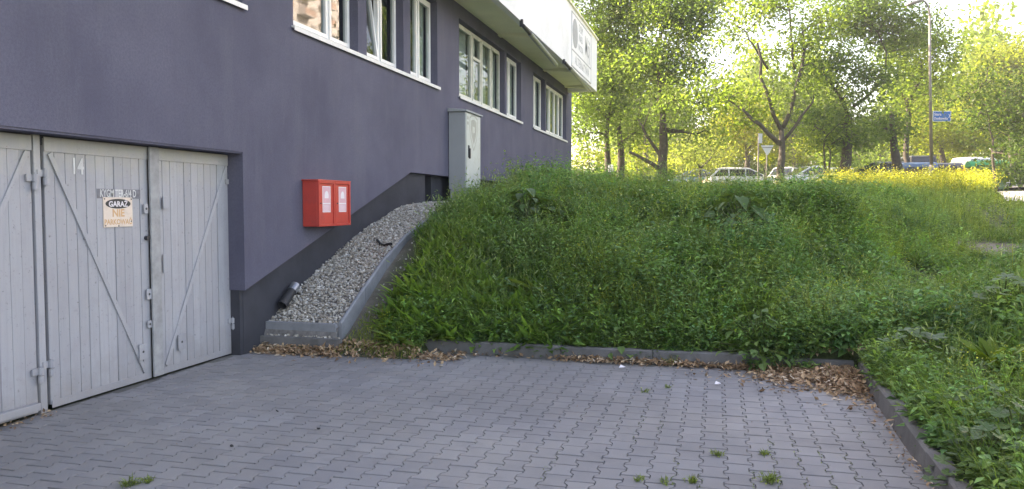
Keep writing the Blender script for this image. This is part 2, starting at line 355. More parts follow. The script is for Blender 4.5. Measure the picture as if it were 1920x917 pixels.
def soil_mask(X, Y):
    """1 where bare"""
    m = sstep((1.55 - X) / .5) * sstep((9.7 - Y) / .8) * (X > .8) * .9
    m = np.maximum(m, sstep((1.15 - X) / .25) * (Y < 11) * (X > .8))
    for (cx, cy, rx, ry) in BARE: m = np.maximum(m, sstep((1.25 - np.hypot((X - cx) / rx, (Y - cy) / ry)) / .5))
    d = np.abs(X - path_x(Y)); m = np.maximum(m, sstep((.34 - d) / .3) * (Y > 8.6) * (Y < 24) * (.12 + .3 * vn(X, Y, 1.5)))
    return np.clip(m + vn(X, Y, 5) * .18 * (m > .02), 0, 1)
BARE = [(3.0, 10.9, .3, .25), (*gpt(1880, 468)[:2], .9, .8), (4.4, 8.66, .6, .07)]
def lin(*seg):
    out = []
    for a, b, s in seg: out += list(np.arange(a, b, s))
    return np.array(sorted(set(np.round(out, 4))))
gx = lin((-400, -40, 60), (-40, -2, 4), (-2, -.2, .4), (-.2, .9, .1), (.9, 12, .15), (12, 20, .5), (20, 50, 3), (50, 460, 60), (6.49, 6.495, 1), (6.5, 6.51, 1), (6.62, 6.63, 1), (.84, .85, 1))
gy = lin((-60, 3, 6), (3, 7.8, .3), (7.8, 16, .12), (16, 30, .3), (30, 60, 1.5), (60, 500, 40), (8.44, 8.45, 1), (8.56, 8.57, 1))
XX, YY = np.meshgrid(gx, gy); ZZ = ground_z(XX, YY)
nx, ny = len(gx), len(gy); ii = np.arange(nx * ny).reshape(ny, nx)
F = np.stack([ii[:-1, :-1], ii[:-1, 1:], ii[1:, 1:], ii[1:, :-1]], -1).reshape(-1, 4)
gtint = np.zeros((nx * ny, 3)); gtint[:, 0] = 1 - soil_mask(XX.ravel(), YY.ravel())
tag(obj_of('ground', np_mesh('ground', np.stack([XX, YY, ZZ], -1).reshape(-1, 3), [F], [M['soil']], gtint, smooth=True)), 'grassy earth bank and ground behind the paved yard', None, None, 'structure')

# ------------------------------------------------------------------ paving of the yard
PX, PY, AMP = .158, .2, .0135
def paver_mesh():
    hw = PX / 2; g = .0032
    prof = [(-.1 + g * 2.0, hw + AMP), (-.068, hw + AMP), (-.032, hw - AMP), (.032, hw - AMP), (.068, hw + AMP), (.1 - g * 2.0, hw + AMP)]
    o = [(w_ - g, v) for v, w_ in prof] + [(-(w_ - g), v) for v, w_ in reversed(prof)]
    n = len(o); o = np.array(o); inn = o * np.array([1 - .0028 / hw, 1 - .0028 / .1])
    V = np.concatenate([np.c_[o, np.full(n, -.05)], np.c_[o, np.full(n, -.003)], np.c_[inn, np.zeros(n)]])
    F4 = [(k, (k + 1) % n, n + (k + 1) % n, n + k) for k in range(n)] + [(n + k, n + (k + 1) % n, 2 * n + (k + 1) % n, 2 * n + k) for k in range(n)]
    T = [(2 * n + a, 2 * n + b, 2 * n + c, 2 * n + d) for a, b, c, d in ((0, 1, 10, 11), (1, 2, 9, 10), (2, 3, 8, 9), (3, 4, 7, 8), (4, 5, 6, 7))]
    return V, np.array(F4 + T)
pv, pf = paver_mesh()
pme = np_mesh('paver', pv, [pf], [M['paver']])
pavement = tag(empty('pavement'), 'grey interlocking concrete block paving of the yard', None, None, 'structure')
cells = []
for i, cx in enumerate(np.arange(-.12, 6.36, PX)):
    for cy in np.arange(.4 + (0.1 if i % 2 else 0), 8.42, PY):
        if cx < 1.75 and cy > 8.1: continue
        cells.append((cx, cy))
cells = np.array(cells)
v_ = np.c_[cells, np.zeros(len(cells))] - EYE; dep = v_ @ _f; sx_ = 960 + FPX * (v_ @ _r) / dep; sy_ = 458.5 - FPX * (v_ @ _u) / dep
vis = (dep > 0) & (sx_ > -15) & (sx_ < 1935) & (sy_ < 930)
order = np.argsort(np.where(vis, dep, 1e6)); near = set(order[:298].tolist())
RV, RF = [], []
def tilt(cx, cy):
    return (rng.normal(0, .004), rng.normal(0, .004), rng.normal(0, .006)), -.001 + rng.normal(0, .0012) + .004 * float(vn(cx, cy, .8))
k_ = 0
for i, (cx, cy) in enumerate(cells):
    (ax, ay, az), dz = tilt(cx, cy)
    if i in near:
        o = bpy.data.objects.new('paver', pme); o.location = (cx, cy, dz); o.rotation_euler = (ax, ay, az); link(o, pavement)
    else:
        q = pv.copy(); q[:, 2] += dz + q[:, 0] * -ay + q[:, 1] * ax; q[:, 0] += cx - pv[:, 1] * az; q[:, 1] += cy + pv[:, 0] * az
        RV.append(q); RF.append(pf + k_ * len(pv)); k_ += 1
tag(obj_of('pavers', np_mesh('pavers', np.concatenate(RV), [np.concatenate(RF)], [M['paver']]), pavement), None, None, None, 'stuff')
# sand in the joints, washed over the blocks towards the kerb
jx = np.arange(-.21, 6.52, .05); jy = np.arange(.2, 8.46, .05); JX, JY = np.meshgrid(jx, jy)
ed = np.minimum(np.minimum(8.45 - JY, (6.5 - JX) * 4), 3)
JZ = -.013 + .015 * sstep((.42 + .3 * vn(JX, JY, 1.1) - ed) / .6) + .0025 * vn(JX, JY, 6) + .003 * vn(JX, JY, 1.7)
JZ += .014 * sstep((.22 + .1 * vn(JX, JY, 2) - (JX + .2)) / .3)
n0, n1 = len(jy), len(jx); ii = np.arange(n0 * n1).reshape(n0, n1)
F = np.stack([ii[:-1, :-1], ii[:-1, 1:], ii[1:, 1:], ii[1:, :-1]], -1).reshape(-1, 4)
obj_of('joint_sand', np_mesh('joint_sand', np.stack([JX, JY, JZ], -1).reshape(-1, 3), [F], [M['joint']], smooth=True), pavement)

# kerbs
kerb = tag(empty('kerb'), 'low concrete kerb stones along the foot of the green bank', None, None, 'structure')
def stone(p, q, z0, z1, wd, name, parent, mat, lean=0.0, jit=.004):
    p = np.array(p, float); q = np.array(q, float); d = (q - p)[:2]; L = np.linalg.norm(d); d = d / L; nrm = np.array([-d[1], d[0]])
    zb0, zb1 = z0 if hasattr(z0, '__len__') else (z0, z0); zt0, zt1 = z1 if hasattr(z1, '__len__') else (z1, z1)
    g = .004; ch = .015; b = MB(); V = []
    for (pt, zb, zt) in ((p[:2] + d * g, zb0, zt0), (q[:2] - d * g, zb1, zt1)):
        j = rng.normal(0, jit)
        for (o_, z_) in ((0, zb), (0, zt - ch), (ch, zt), (wd - ch, zt), (wd, zt - ch), (wd, zb)):
            xy = pt + nrm * (o_ + lean * (z_ - zb)) ; V.append((xy[0], xy[1], z_ + j))
    fs = [(i, (i + 1) % 6, 6 + (i + 1) % 6, 6 + i) for i in range(6)] + [tuple(range(6)), tuple(range(6, 12))]
    return b.add(V, fs).build(name, mat, parent)
for i in range(5):
    stone((1.45 + i, 8.45), (2.45 + i, 8.45), -.1, .145 - .012 * max(0, i - 3), .11, 'kerb_stone', kerb, M['concrete'])
kerb2 = tag(empty('kerb'), 'weathered kerb stones holding back the weeds beside the yard', None, None, 'structure')
yk = 8.42
for i in range(7):
    stone((6.455 - .028 * i, yk), (6.455 - .028 * (i + 1), yk - 1.0), -.1, .15, .11, 'kerb_stone', kerb2, M['concrete'], lean=.12); yk -= 1.0
edge = tag(empty('edging_kerb'), 'thin grey concrete edging slabs round the gravel strip', None, None, 'structure')
ey = [8.30, 8.95, 9.6, 10.3, 11.1, 12.0, 12.9, 13.9, 14.45]
for a, b_ in zip(ey[:-1], ey[1:]):
    za, zb = float(np.interp(a, *G_EDGE)), float(np.interp(b_, *G_EDGE))
    stone((.885, a), (.885, b_), (za - .3, zb - .3), (za + .035, zb + .035), .048, 'edging_slab', edge, M['edging'], jit=.002)
MB().box(-.08, .835, 8.245, 8.30, .02, .315).build('edging_slab', M['edging'], edge, bevel=.006)
MB().box(-.09, .95, 8.13, 8.185, -.08, .16).build('edging_slab', M['concrete'], edge, bevel=.006)

# gravel strip
gxs = np.linspace(-.09, .86, 9); gys = np.linspace(8.19, 15.2, 90); A, B = np.meshgrid(gxs, gys)
gz = np.where(B < 8.24, .14, gravel_z(A, B)) - .02
ii = np.arange(A.size).reshape(A.shape); F = np.stack([ii[:-1, :-1], ii[:-1, 1:], ii[1:, 1:], ii[1:, :-1]], -1).reshape(-1, 4)
tag(obj_of('gravel_bed', np_mesh('gravel_bed', np.stack([A, B, gz], -1).reshape(-1, 3), [F], [M['grit']])), 'bed of grit under the pebbles beside the wall', None, None, 'structure')
t_ = (1 + 5 ** .5) / 2
ICO = np.array([(-1, t_, 0), (1, t_, 0), (-1, -t_, 0), (1, -t_, 0), (0, -1, t_), (0, 1, t_), (0, -1, -t_), (0, 1, -t_), (t_, 0, -1), (t_, 0, 1), (-t_, 0, -1), (-t_, 0, 1)]) / math.hypot(1, t_)
ICF = np.array([(0, 11, 5), (0, 5, 1), (0, 1, 7), (0, 7, 10), (0, 10, 11), (1, 5, 9), (5, 11, 4), (11, 10, 2), (10, 7, 6), (7, 1, 8), (3, 9, 4), (3, 4, 2), (3, 2, 6), (3, 6, 8), (3, 8, 9), (4, 9, 5), (2, 4, 11), (6, 2, 10), (8, 6, 7), (9, 8, 1)])
def pebbles(P, rad):
    n = len(P); V = ICO[None] * (1 + rng.normal(0, .13, (n, 12, 1))); sc = rng.uniform(.6, 1.3, (n, 1, 3)); sc[..., 2] *= .7
    V = V * sc * rad[:, None, None]; an = rng.uniform(0, 6.28, n); tl = rng.normal(0, .5, n)
    c, s_ = np.cos(tl)[:, None], np.sin(tl)[:, None]; y, z = V[..., 1] * c - V[..., 2] * s_, V[..., 1] * s_ + V[..., 2] * c
    c, s_ = np.cos(an)[:, None], np.sin(an)[:, None]; x, y = V[..., 0] * c - y * s_, V[..., 0] * s_ + y * c
    V = np.stack([x, y, z], -1) + P[:, None]; return V.reshape(-1, 3), (ICF[None] + 12 * np.arange(n)[:, None, None]).reshape(-1, 3)
n = 15000; px_ = rng.uniform(-.08, .83, n); py_ = rng.uniform(8.31, 15.0, n)
P = np.c_[px_, py_, gravel_z(px_, py_) + rng.uniform(-.02, .012, n)]
n2 = 130; q = np.c_[rng.uniform(-.07, .9, n2), rng.uniform(8.19, 8.24, n2), rng.uniform(.14, .17, n2)]
n3 = 260; x3 = rng.uniform(.95, 2.0, n3); y3 = rng.uniform(8.2, 10.3, n3); q3 = np.c_[x3, y3, ground_z(x3, y3)]
P = np.concatenate([P, q, q3]); rad = rng.gamma(9, .0017, len(P)).clip(.007, .030)
V, F = pebbles(P, rad)
tag(obj_of('gravel', np_mesh('gravel', V, [F], [M['pebble']])), 'strip of pale river pebbles climbing beside the wall', 'gravel', None, 'stuff')

# ------------------------------------------------------------------ the building
bld = tag(empty('building', (0, 10, 0)), 'purple grey rendered building with garages below a ribbon of windows and a white canopy', 'building')
bld.location = (0, 0, 0)
SILL, HEAD, ROOF = 3.89, 5.46, 7.35
OPEN = [(2.4, 4.6), (4.9, 7.76), (8.84, 10.66), (10.95, 12.38), (12.68, 14.02), (15.3, 18.83), (19.02, 20.5), (21.92, 23.5), (23.68, 26.98)]
wb = MB(); T0 = -.34
wb.box(T0, 0, -8, 7.72, 2.28, SILL)
wb.prism([(7.72, .74), (12.66, 2.25), (12.66, SILL), (7.72, SILL)], 'x', T0, 0)
wb.box(T0, 0, 12.66, 28, 2.25, SILL)
ys = [-8] + [v for o in OPEN for v in o] + [28]
for a, b_ in zip(ys[::2], ys[1::2]): wb.box(T0, 0, a, b_, SILL, HEAD)
wb.box(T0, 0, -8, 28, HEAD, 5.78)
wb.box(-12, T0, 27.7, 28, 1.0, 5.78)
wb.build('wall', M['stucco'], bld)
pb = MB()
pb.prism([(7.80, -.1), (13.55, -.1), (13.55, 2.3), (12.7, 2.3), (7.80, .80)], 'x', -.6, -.08)
pb.box(-.62, -.30, 13.55, 14.1, 1.4, 2.3); pb.box(-.62, -.17, 14.1, 27.9, 1.4, 2.3)
pb.build('plinth', M['plinth'], bld)
# thin render edge of the garage jamb
MB().box(-.34, -.002, 7.722, 7.80, .755, 2.279).build('jamb', M['stucco'], bld)
MB().box(-.6, -.085, 7.74, 7.799, -.05, .75).build('jamb', M['plinth'], bld)
MB().box(-.5, -.012, -8, 7.719, 2.262, 2.279).build('lintel', M['stucco'], bld)
# unseen storeys added behind the canopy, sized to shade the yard
MB().box(-12, -1.6, -10, 28, 5.79, 11.4).build('shade_storeys', M['stucco'], bld)
# rooms behind the glass
rb = MB()
for (y0, y1) in ((-2, 7.9), (8.6, 14.3), (15.1, 20.7), (21.7, 27.4)):
    rb.box(-4.05, -4, y0, y1, 3.2, 5.7); rb.box(-4, -.36, y0, y1, 3.15, 3.2); rb.box(-4, -.36, y0, y1, 5.7, 5.74)
    rb.box(-4, -.36, y0 - .05, y0, 3.2, 5.7); rb.box(-4, -.36, y1, y1 + .05, 3.2, 5.7)
rb.build('room', M['room'], bld)
MB().box(-3.5, -.8, -3, 7.9, -.12, 2.7).build('garage_shell', M['room'], bld)

def window(y0, y1, splits, mat='upvc', fw=.065, x=-.17, curtain=False, vent=None, tilted=None):
    """one window: outer frame, one sash frame and pane per light"""
    z0, z1 = SILL + .02, HEAD - .01
    wn = empty('window', (x, y0, z0), 0, bld); m = M[mat]
    def mk(name, mb): o = mb.build(name, m, wn); o.matrix_parent_inverse = Matrix.Translation((-x, -y0, -z0)); return o
    f = MB(); d0, d1 = x - .035, x + .035
    f.box(d0, d1, y0, y1, z0, z0 + fw); f.box(d0, d1, y0, y1, z1 - fw, z1)
    f.box(d0, d1, y0, y0 + fw, z0 + fw, z1 - fw); f.box(d0, d1, y1 - fw, y1, z0 + fw, z1 - fw)
    e = [y0 + fw] + splits + [y1 - fw]
    for s_ in splits: f.box(d0, d1, s_ - .03, s_ + .03, z0 + fw, z1 - fw)
    mk('frame', f)
    for i, (a, b_) in enumerate(zip(e[:-1], e[1:])):
        a += .032 if i else 0; b_ -= .032 if i < len(e) - 2 else 0
        q = .05; s0, s1 = x - .01, x + .055; sb = MB(); za, zb = z0 + fw, z1 - fw
        sb.box(s0, s1, a, b_, za, za + q); sb.box(s0, s1, a, b_, zb - q, zb); sb.box(s0, s1, a, a + q, za + q, zb - q); sb.box(s0, s1, b_ - q, b_, za + q, zb - q)
        if vent == i: sb.box(s0, s1 - .002, a + q, b_ - q, zb - .52, zb - .46)
        pn = MB().box(x + .012, x + .02, a + q, b_ - q, za + q, zb - q)
        if tilted == i:
            for mb in (sb, pn): mb.v = [(px - (pz - za) * .13 , py, pz) for px, py, pz in mb.v]
        mk('sash', sb)
        g = pn.build('pane', M['glass'], wn); g.matrix_parent_inverse = Matrix.Translation((-x, -y0, -z0))
        if curtain:
            cy = np.linspace(a + .03, b_ - .03, 26); cv = []
            for yy in cy: cv += [(x - .07 + .02 * math.sin(yy * 46), yy, za), (x - .07 + .02 * math.sin(yy * 46 + .6), yy, zb)]
            c = MB().add(cv, [(2 * k, 2 * k + 2, 2 * k + 3, 2 * k + 1) for k in range(25)]).build('curtain', M['curtain'], wn, smooth=True)
            c.matrix_parent_inverse = Matrix.Translation((-x, -y0, -z0))
    return wn
window(2.4, 4.6, [3.5]); window(4.9, 7.76, [6.3])
window(8.84, 10.66, [9.98]); window(10.95, 12.38, [11.68], tilted=0); window(12.68, 14.02, [13.32], curtain=True)  # pale curtain of the third window stands in for a reflection on its panes
window(15.3, 18.83, [16.55, 17.25, 18.05], 'oldwood', .05, curtain=True, vent=1)
window(19.02, 20.5, [19.66], curtain=True); window(21.92, 23.5, [22.6], curtain=True); window(23.68, 26.98, [24.7, 25.5, 26.2], curtain=True)
for (a, b_) in ((2.3, 7.80), (8.80, 14.08), (15.26, 20.56), (21.88, 27.04)):
    MB().prism([(-.16, SILL + .03), (.045, SILL + .008), (.045, SILL - .045), (.035, SILL - .045), (.035, SILL - .012), (-.16, SILL + .0)], 'y', a, b_).build('window_sill', M['sill'], bld)

# canopy along the eaves
cb = MB()
cb.box(.0, .86, -8, 27.3, 5.74, 5.785); cb.box(-.0, .86, -8, 27.3, 7.2, 7.3)
cb.build('soffit', M['cream'], bld)
fb = MB(); fb.box(.86, 1.0, -8, 27.32, 5.60, ROOF); fb.box(.0, .86, 27.18, 27.32, 5.60, ROOF)
fb.build('fascia', M['white_render'], bld)
for yb in (-2, 5.0, 11.8, 18.2, 23.2, 26.6):
    MB().prism([(0.0, 5.738), (.858, 5.738), (.858, 5.63), (.75, 5.63), (0.0, 5.70)], 'y', yb, yb + .22).build('soffit_beam', M['cream'], bld)
MB().box(-.0, 1.06, -8, 27.38, ROOF + .001, ROOF + .05).build('roof_edge', M['cream'], bld)

# garage doors
def door_leaf(y0, y1, hinge_right, label=None):
    lf = empty('garage_door', (-.2, y0, 0), 0, bld)
    if label: lf['label'] = label
    def put(o): o.matrix_parent_inverse = Matrix.Translation((.2, -y0, 0)); return o
    n = max(3, round((y1 - y0) / .112)); w_ = (y1 - y0) / n; g = .005
    for i in range(n):
        a = y0 + i * w_ + rng.choice([.0004, .0008, .0015, .004]); b_ = y0 + (i + 1) * w_ - rng.choice([.0004, .0008, .0015, .003]); x = -.2 + rng.normal(0, .0018)
        pk = MB().prism([(x - .03, a), (x - .003, a), (x, a + .003), (x, b_ - .003), (x - .003, b_), (x - .03, b_)], 'z', .05, 2.235 + rng.normal(0, .002))
        put(pk.build('plank', M['plank'], lf))
    put(MB().box(-.26, -.232, y0, y1, .04, 2.24).build('backing', M['dark'], lf))
    put(MB().box(-.199, -.190, y0, y1, 2.13, 2.25).build('rail', M['plank'], lf, bevel=.003))
    put(MB().box(-.199, -.194, y0 + .01, y1 - .01, .02, .085).build('rail', M['plank'], lf, bevel=.003))
    ya, yb = (y1 - .05, y0 + .10) if hinge_right else (y0 + .05, y1 - .10)
    dy, dz = yb - ya, .10 - 2.118; L = math.hypot(dy, dz); nyv, nz = dz / L * .021, -dy / L * .021
    put(MB().prism([(ya + nyv, 2.118 + nz), (ya - nyv, 2.118 - nz), (yb - nyv, .102 - nz), (yb + nyv, .102 + nz)], 'x', -.199, -.185).build('brace', M['plank'], lf, bevel=.003))
    return lf, put
lfA, putA = door_leaf(5.245, 6.445, False, 'garage door leaf with the stencilled number and the warning sign')
lfB, putB = door_leaf(6.545, 7.74, True, 'garage door leaf next to the wall corner')
lfC, putC = door_leaf(3.9, 5.125, True, 'part of the neighbouring garage door at the picture edge')
lfD, putD = door_leaf(2.6, 3.86, False)
putA(MB().box(-.176, -.155, 6.43, 6.56, .03, 2.25).build('cover_strip', M['bare_wood'], lfA, bevel=.004))
MB().box(-.30, -.19, 5.14, 5.205, 0, 2.26).build('door_post', M['plank'], bld, bevel=.004)
MB().box(-.33, -.215, -8, 7.73, 2.18, 2.277).build('door_header', M['dark'], bld)
MB().box(-.6, -.3, -8, 2.55, 0, 2.2).build('garage_shell', M['plank'], bld)
def hinge(put, lf, y, z):
    b = MB(); b.tube([(-.175, y, z + .004), (-.175, y, z + .062)], .021, 10); b.tube([(-.175, y, z - .062), (-.175, y, z - .004)], .021, 10); b.tube([(-.175, y, z - .075), (-.175, y, z + .075)], .008, 6)
    b.box(-.198, -.182, y - .07, y, z + .006, z + .06); b.box(-.198, -.182, y, y + .05, z - .06, z - .006)
    put(b.build('hinge', M['plank'], lf))
for z in (1.92, .36):
    hinge(putA, lfA, 5.235, z); hinge(putC, lfC, 5.13, z - .04); hinge(putB, lfB, 7.742, z)
def plate(put, lf, y, z, w_, h_, hole=True):
    put(MB().box(-.182, -.170, y - w_ / 2, y + w_ / 2, z - h_ / 2, z + h_ / 2).build('lock_plate', M['plank'], lf, bevel=.002))
    if hole: put(MB().tube([(-.1705, y, z), (-.168, y, z)], .012, 10).build('keyhole', M['dark'], lf))
plate(putA, lfA, 6.30, .30, .10, .15); plate(putB, lfB, 6.86, .30, .11, .16)
plate(putA, lfA, 6.40, .84, .06, .10); plate(putA, lfA, 6.40, .55, .05, .07); plate(putA, lfA, 6.385, 1.66, .05, .09)
plate(putB, lfB, 6.63, 1.12, .04, .18, False); plate(putB, lfB, 6.66, 1.72, .07, .12, False)
putA(MB().tube([(-.199, 6.40, 1.38), (-.166, 6.40, 1.38)], .022, 12).build('keyhole', M['dark'], lfA))
bar = MB().box(-.17, -.12, 3.6, 5.07, .055, .115).build('threshold_bar', M['plank'], bld, bevel=.004)
# stencils and sign on the door
putA(text('number', '14', .19, M['white_paint'], wallM(-.1965, 5.59, 2.02), lfA, .75, .0008, .004))
putA(MB().box(-.1985, -.1972, 5.80, 6.34, 1.755, 1.84).build('painted_strip', M['grey_paint'], lfA))
putA(text('stencil', 'KYGM TER-6/4 D', .098, M['white_paint'], wallM(-.1968, 6.06, 1.797), lfA, .62, .0006, .001))
sg = tag(empty('warning_sign', (-.195, 5.985, 1.36)), 'cream sign with a black oval and faded orange words on the garage door', 'sign')
def puts(o): o.matrix_parent_inverse = Matrix.Translation((.195, -5.985, -1.36)); return o
puts(MB().box(-.198, -.190, 5.865, 6.225, 1.495, 1.765).build('plate', M['sign_cream'], sg, bevel=.002))
ov = MB(); yc, zc = 6.045, 1.707
ring = [(yc + .155 * math.cos(t), zc + .044 * math.sin(t)) for t in np.linspace(0, 2 * math.pi, 32, endpoint=False)]
puts(ov.prism(ring, 'x', -.1901, -.1885).build('oval', M['sign_black'], sg))
puts(text('word', 'GARAŻ', .068, M['paper'], wallM(-.1882, yc, 1.702), sg, 1.05, .0004, .002))
puts(text('word', 'NIE', .095, M['sign_orange'], wallM(-.1898, yc, 1.62), sg, 1.05, .0004, .003))
puts(text('word', 'PARKOWAĆ', .066, M['sign_orange'], wallM(-.1898, yc, 1.540), sg, .92, .0004, .002))
for (yy, zz) in ((5.88, 1.75), (6.21, 1.75), (6.045, 1.505), (5.885, 1.51), (6.205, 1.545)):
    puts(MB().tube([(-.1905, yy, zz), (-.186, yy, zz)], .006, 8).build('screw', M['dark'], sg))

# sign on the canopy
cs = tag(empty('canopy_sign', (1.0, 22.4, 5.7)), 'pale company sign with a grey disc on the end of the white canopy', 'sign')
def putc(o): o.matrix_parent_inverse = Matrix.Translation((-1.0, -22.4, -5.7)); return o
putc(MB().box(1.0005, 1.012, 22.4, 25.95, 5.66, 7.22).build('panel', M['white_render'], cs))
fr = MB()
for (a, b_, c, d) in ((22.4, 25.95, 5.66, 5.69), (22.4, 25.95, 7.19, 7.22), (22.4, 25.95, 6.13, 6.16), (22.4, 22.43, 5.69, 7.19), (25.92, 25.95, 5.69, 7.19)): fr.box(1.0122, 1.020, a, b_, c, d)
putc(fr.build('rule', M['sign_ink'], cs))
putc(MB().prism([(22.95 + .40 * math.cos(t), 6.68 + .42 * math.sin(t)) for t in np.linspace(0, 2 * math.pi, 36, endpoint=False)], 'x', 1.0122, 1.022).build('disc', M['sign_ink'], cs))
for s_, z, k in (('DOM', 6.98, .32), ('NAD', 6.70, .32), ('WODĄ', 6.40, .27)):
    putc(text('word', s_, k, M['sign_ink'], wallM(1.0135, 23.95, z), cs, .95, .001))
putc(text('word', 'Mój', .86, M['sign_ink'], wallM(1.0135, 25.2, 6.66), cs, .72, .001, .005))
putc(text('word', 'ALTERNATYWA', .36, M['sign_ink'], wallM(1.0135, 24.25, 5.92), cs, .98, .001))
# two loose tubes below the canopy
for lab, (y0, z0), (y1, z1) in (('galvanised tube slanting below the middle of the canopy edge', (16.45, 5.50), (19.97, 5.28)), ('galvanised tube slanting under the company sign on the canopy', (21.2, 5.54), (25.5, 5.38))):
    a = np.array([1.05, y0, z0]); b_ = np.array([1.05, y1, z1])
    t = tag(empty('tube', a), lab, 'tube', 'tubes hanging below the canopy edge')
    def putt(o, a=a): o.matrix_parent_inverse = Matrix.Translation(-Vector(a)); return o
    putt(MB().tube([a + (b_ - a) * .18, b_], .055, 14).build('pipe', M['tube'], t, smooth=False))
    br = MB(); br.tube([a, a + (b_ - a) * .2], .04, 8); br.box(.98, 1.05, y0 - .03, y0 + .03, z0 - .02, 5.63)
    putt(br.build('bracket', M['rubber'], t))

# red twin cabinet on the wall
rc = tag(empty('gas_cabinet', (0, 9.43, 1.42)), 'red metal twin door cabinet with two pink labels fixed to the wall', 'cabinet')
def putr(o, p=None): o.matrix_parent_inverse = Matrix.Translation((0, -9.43, -1.42)) if p is None else Matrix.Identity(4); return o
rbm = MB(); rbm.box(.005, .205, 9.0, 9.885, 1.42, 2.0)
putr(rbm.build('body', M['red'], rc, bevel=.006))
putr(MB().box(.0, .235, 8.985, 9.90, 2.001, 2.018).build('top', M['red'], rc, bevel=.004))
for y0 in (9.0, 9.447):
    y1 = y0 + .438
    f = MB(); f.box(.205, .235, y0, y0 + .03, 1.42, 2.0); f.box(.205, .235, y1 - .03, y1, 1.42, 2.0); f.box(.205, .235, y0 + .03, y1 - .03, 1.42, 1.45); f.box(.205, .235, y0 + .03, y1 - .03, 1.97, 2.0)
    d = putr(f.build('door_frame', M['red'], rc, bevel=.003))
    dr = putr(MB().box(.206, .219, y0 + .034, y1 - .034, 1.454, 1.966).build('door', M['red'], rc, bevel=.003))
    lb = MB().box(.2192, .2205, y0 + .12, y0 + .335, 1.60, 1.935).build('label', M['paper'], dr)
    MB().box(.2206, .2212, y0 + .132, y0 + .323, 1.72, 1.925).build('print', M['pink'], dr)
    MB().box(.2206, .2212, y0 + .132, y0 + .323, 1.61, 1.705).build('print', M['pink'], dr)
    for k in range(5): MB().box(.2213, .2217, y0 + .145, y0 + .30, 1.622 + k * .016, 1.628 + k * .016).build('print', M['paper'], dr)
    dome = [(y0 + .228 + .055 * math.cos(t), 1.80 + .075 * math.sin(t)) for t in np.linspace(0, math.pi, 14)] + [(y0 + .173, 1.78), (y0 + .283, 1.78)]
    MB().prism(dome, 'x', .2213, .2219).build('print', M['paper'], dr)
    MB().tube([(.219, y0 + .075, 1.715), (.226, y0 + .075, 1.715)], .011, 10).build('keyhole', M['dark'], dr)

# grey electricity cabinet
gc = tag(empty('meter_cabinet', (0, 15.1, 1.75)), 'tall grey plastic utility cabinet with a pale emblem against the wall', 'cabinet')
def putg(o): o.matrix_parent_inverse = Matrix.Translation((0, -15.1, -1.75)); return o
putg(MB().box(.01, .345, 14.62, 15.62, 2.0, 3.50).build('body', M['cab'], gc, bevel=.006))
putg(MB().prism([(0, 3.503), (.39, 3.503), (.39, 3.535), (0, 3.575)], 'y', 14.57, 15.68).build('lid', M['cab'], gc, bevel=.005))
putg(MB().box(.03, .335, 14.635, 15.605, 1.5, 1.995).build('base', M['cab'], gc, bevel=.006))
dr = putg(MB().box(.3455, .358, 14.66, 15.59, 2.03, 3.475).build('door', M['cab_door'], gc, bevel=.004))
sh = lambda s_: [(15.13 + s_ * a, 3.20 + s_ * b) for a, b in ((-.26, .22), (-.13, .27), (0, .28), (.13, .27), (.26, .22), (.27, 0), (.2, -.2), (.1, -.34), (0, -.44), (-.1, -.34), (-.2, -.2), (-.27, 0))]
MB().prism(sh(1), 'x', .3582, .3588).build('emblem', M['mark'], dr); MB().prism(sh(.9), 'x', .3589, .3593).build('emblem', M['cab_door'], dr)
MB().prism(sh(.68), 'x', .3594, .3598).build('emblem', M['mark'], dr); MB().prism([(15.05, 3.13), (15.2, 3.13), (15.2, 3.25), (15.05, 3.25)], 'x', .3599, .3603).build('emblem', M['cab_door'], dr)
for zz in (3.36, 3.26): MB().box(.3582, .3590, 14.70, 14.80, zz, zz + .06).build('sticker', M['mark'], dr)
hb = MB(); hb.box(.358, .372, 14.76, 14.83, 2.62, 2.86); hb.box(.372, .40, 14.775, 14.815, 2.60, 2.80)
hb.build('handle', M['dark'], dr, bevel=.004)

# rainwater pipe end on the pebbles
pa = on_x(529, 573, .015); pd = on_x(555, 534, .015)
dp = tag(empty('drain_pipe', pa), 'dark drain pipe end with a bright clamp lying on the pebbles', 'pipe')
def putp(o): o.matrix_parent_inverse = Matrix.Translation(-Vector(pa)); return o
pp = MB(); ax = (pd - pa) / np.linalg.norm(pd - pa)
N_ = 20; e1 = np.array([1, 0, 0]); e2 = np.cross(ax, e1); V = []; 
for (q, r_) in ((pa + ax * .12, .046), (pa, .052), (pa, .058), (pa + ax * .02, .060), (pd, .053)):
    V += [q + r_ * (math.cos(t) * e1 + math.sin(t) * e2) for t in np.linspace(0, 2 * math.pi, N_, endpoint=False)]
pp.add(V, [(i * N_ + k, i * N_ + (k + 1) % N_, (i + 1) * N_ + (k + 1) % N_, (i + 1) * N_ + k) for i in range(4) for k in range(N_)] + [tuple(range(N_)), tuple(range(4 * N_, 5 * N_))])
putp(pp.build('pipe', M['rubber'], dp, smooth=False))
putp(MB().tube([pa + (pd - pa) * .68, pa + (pd - pa) * .97], .060, 20).build('clamp', M['tube'], dp))
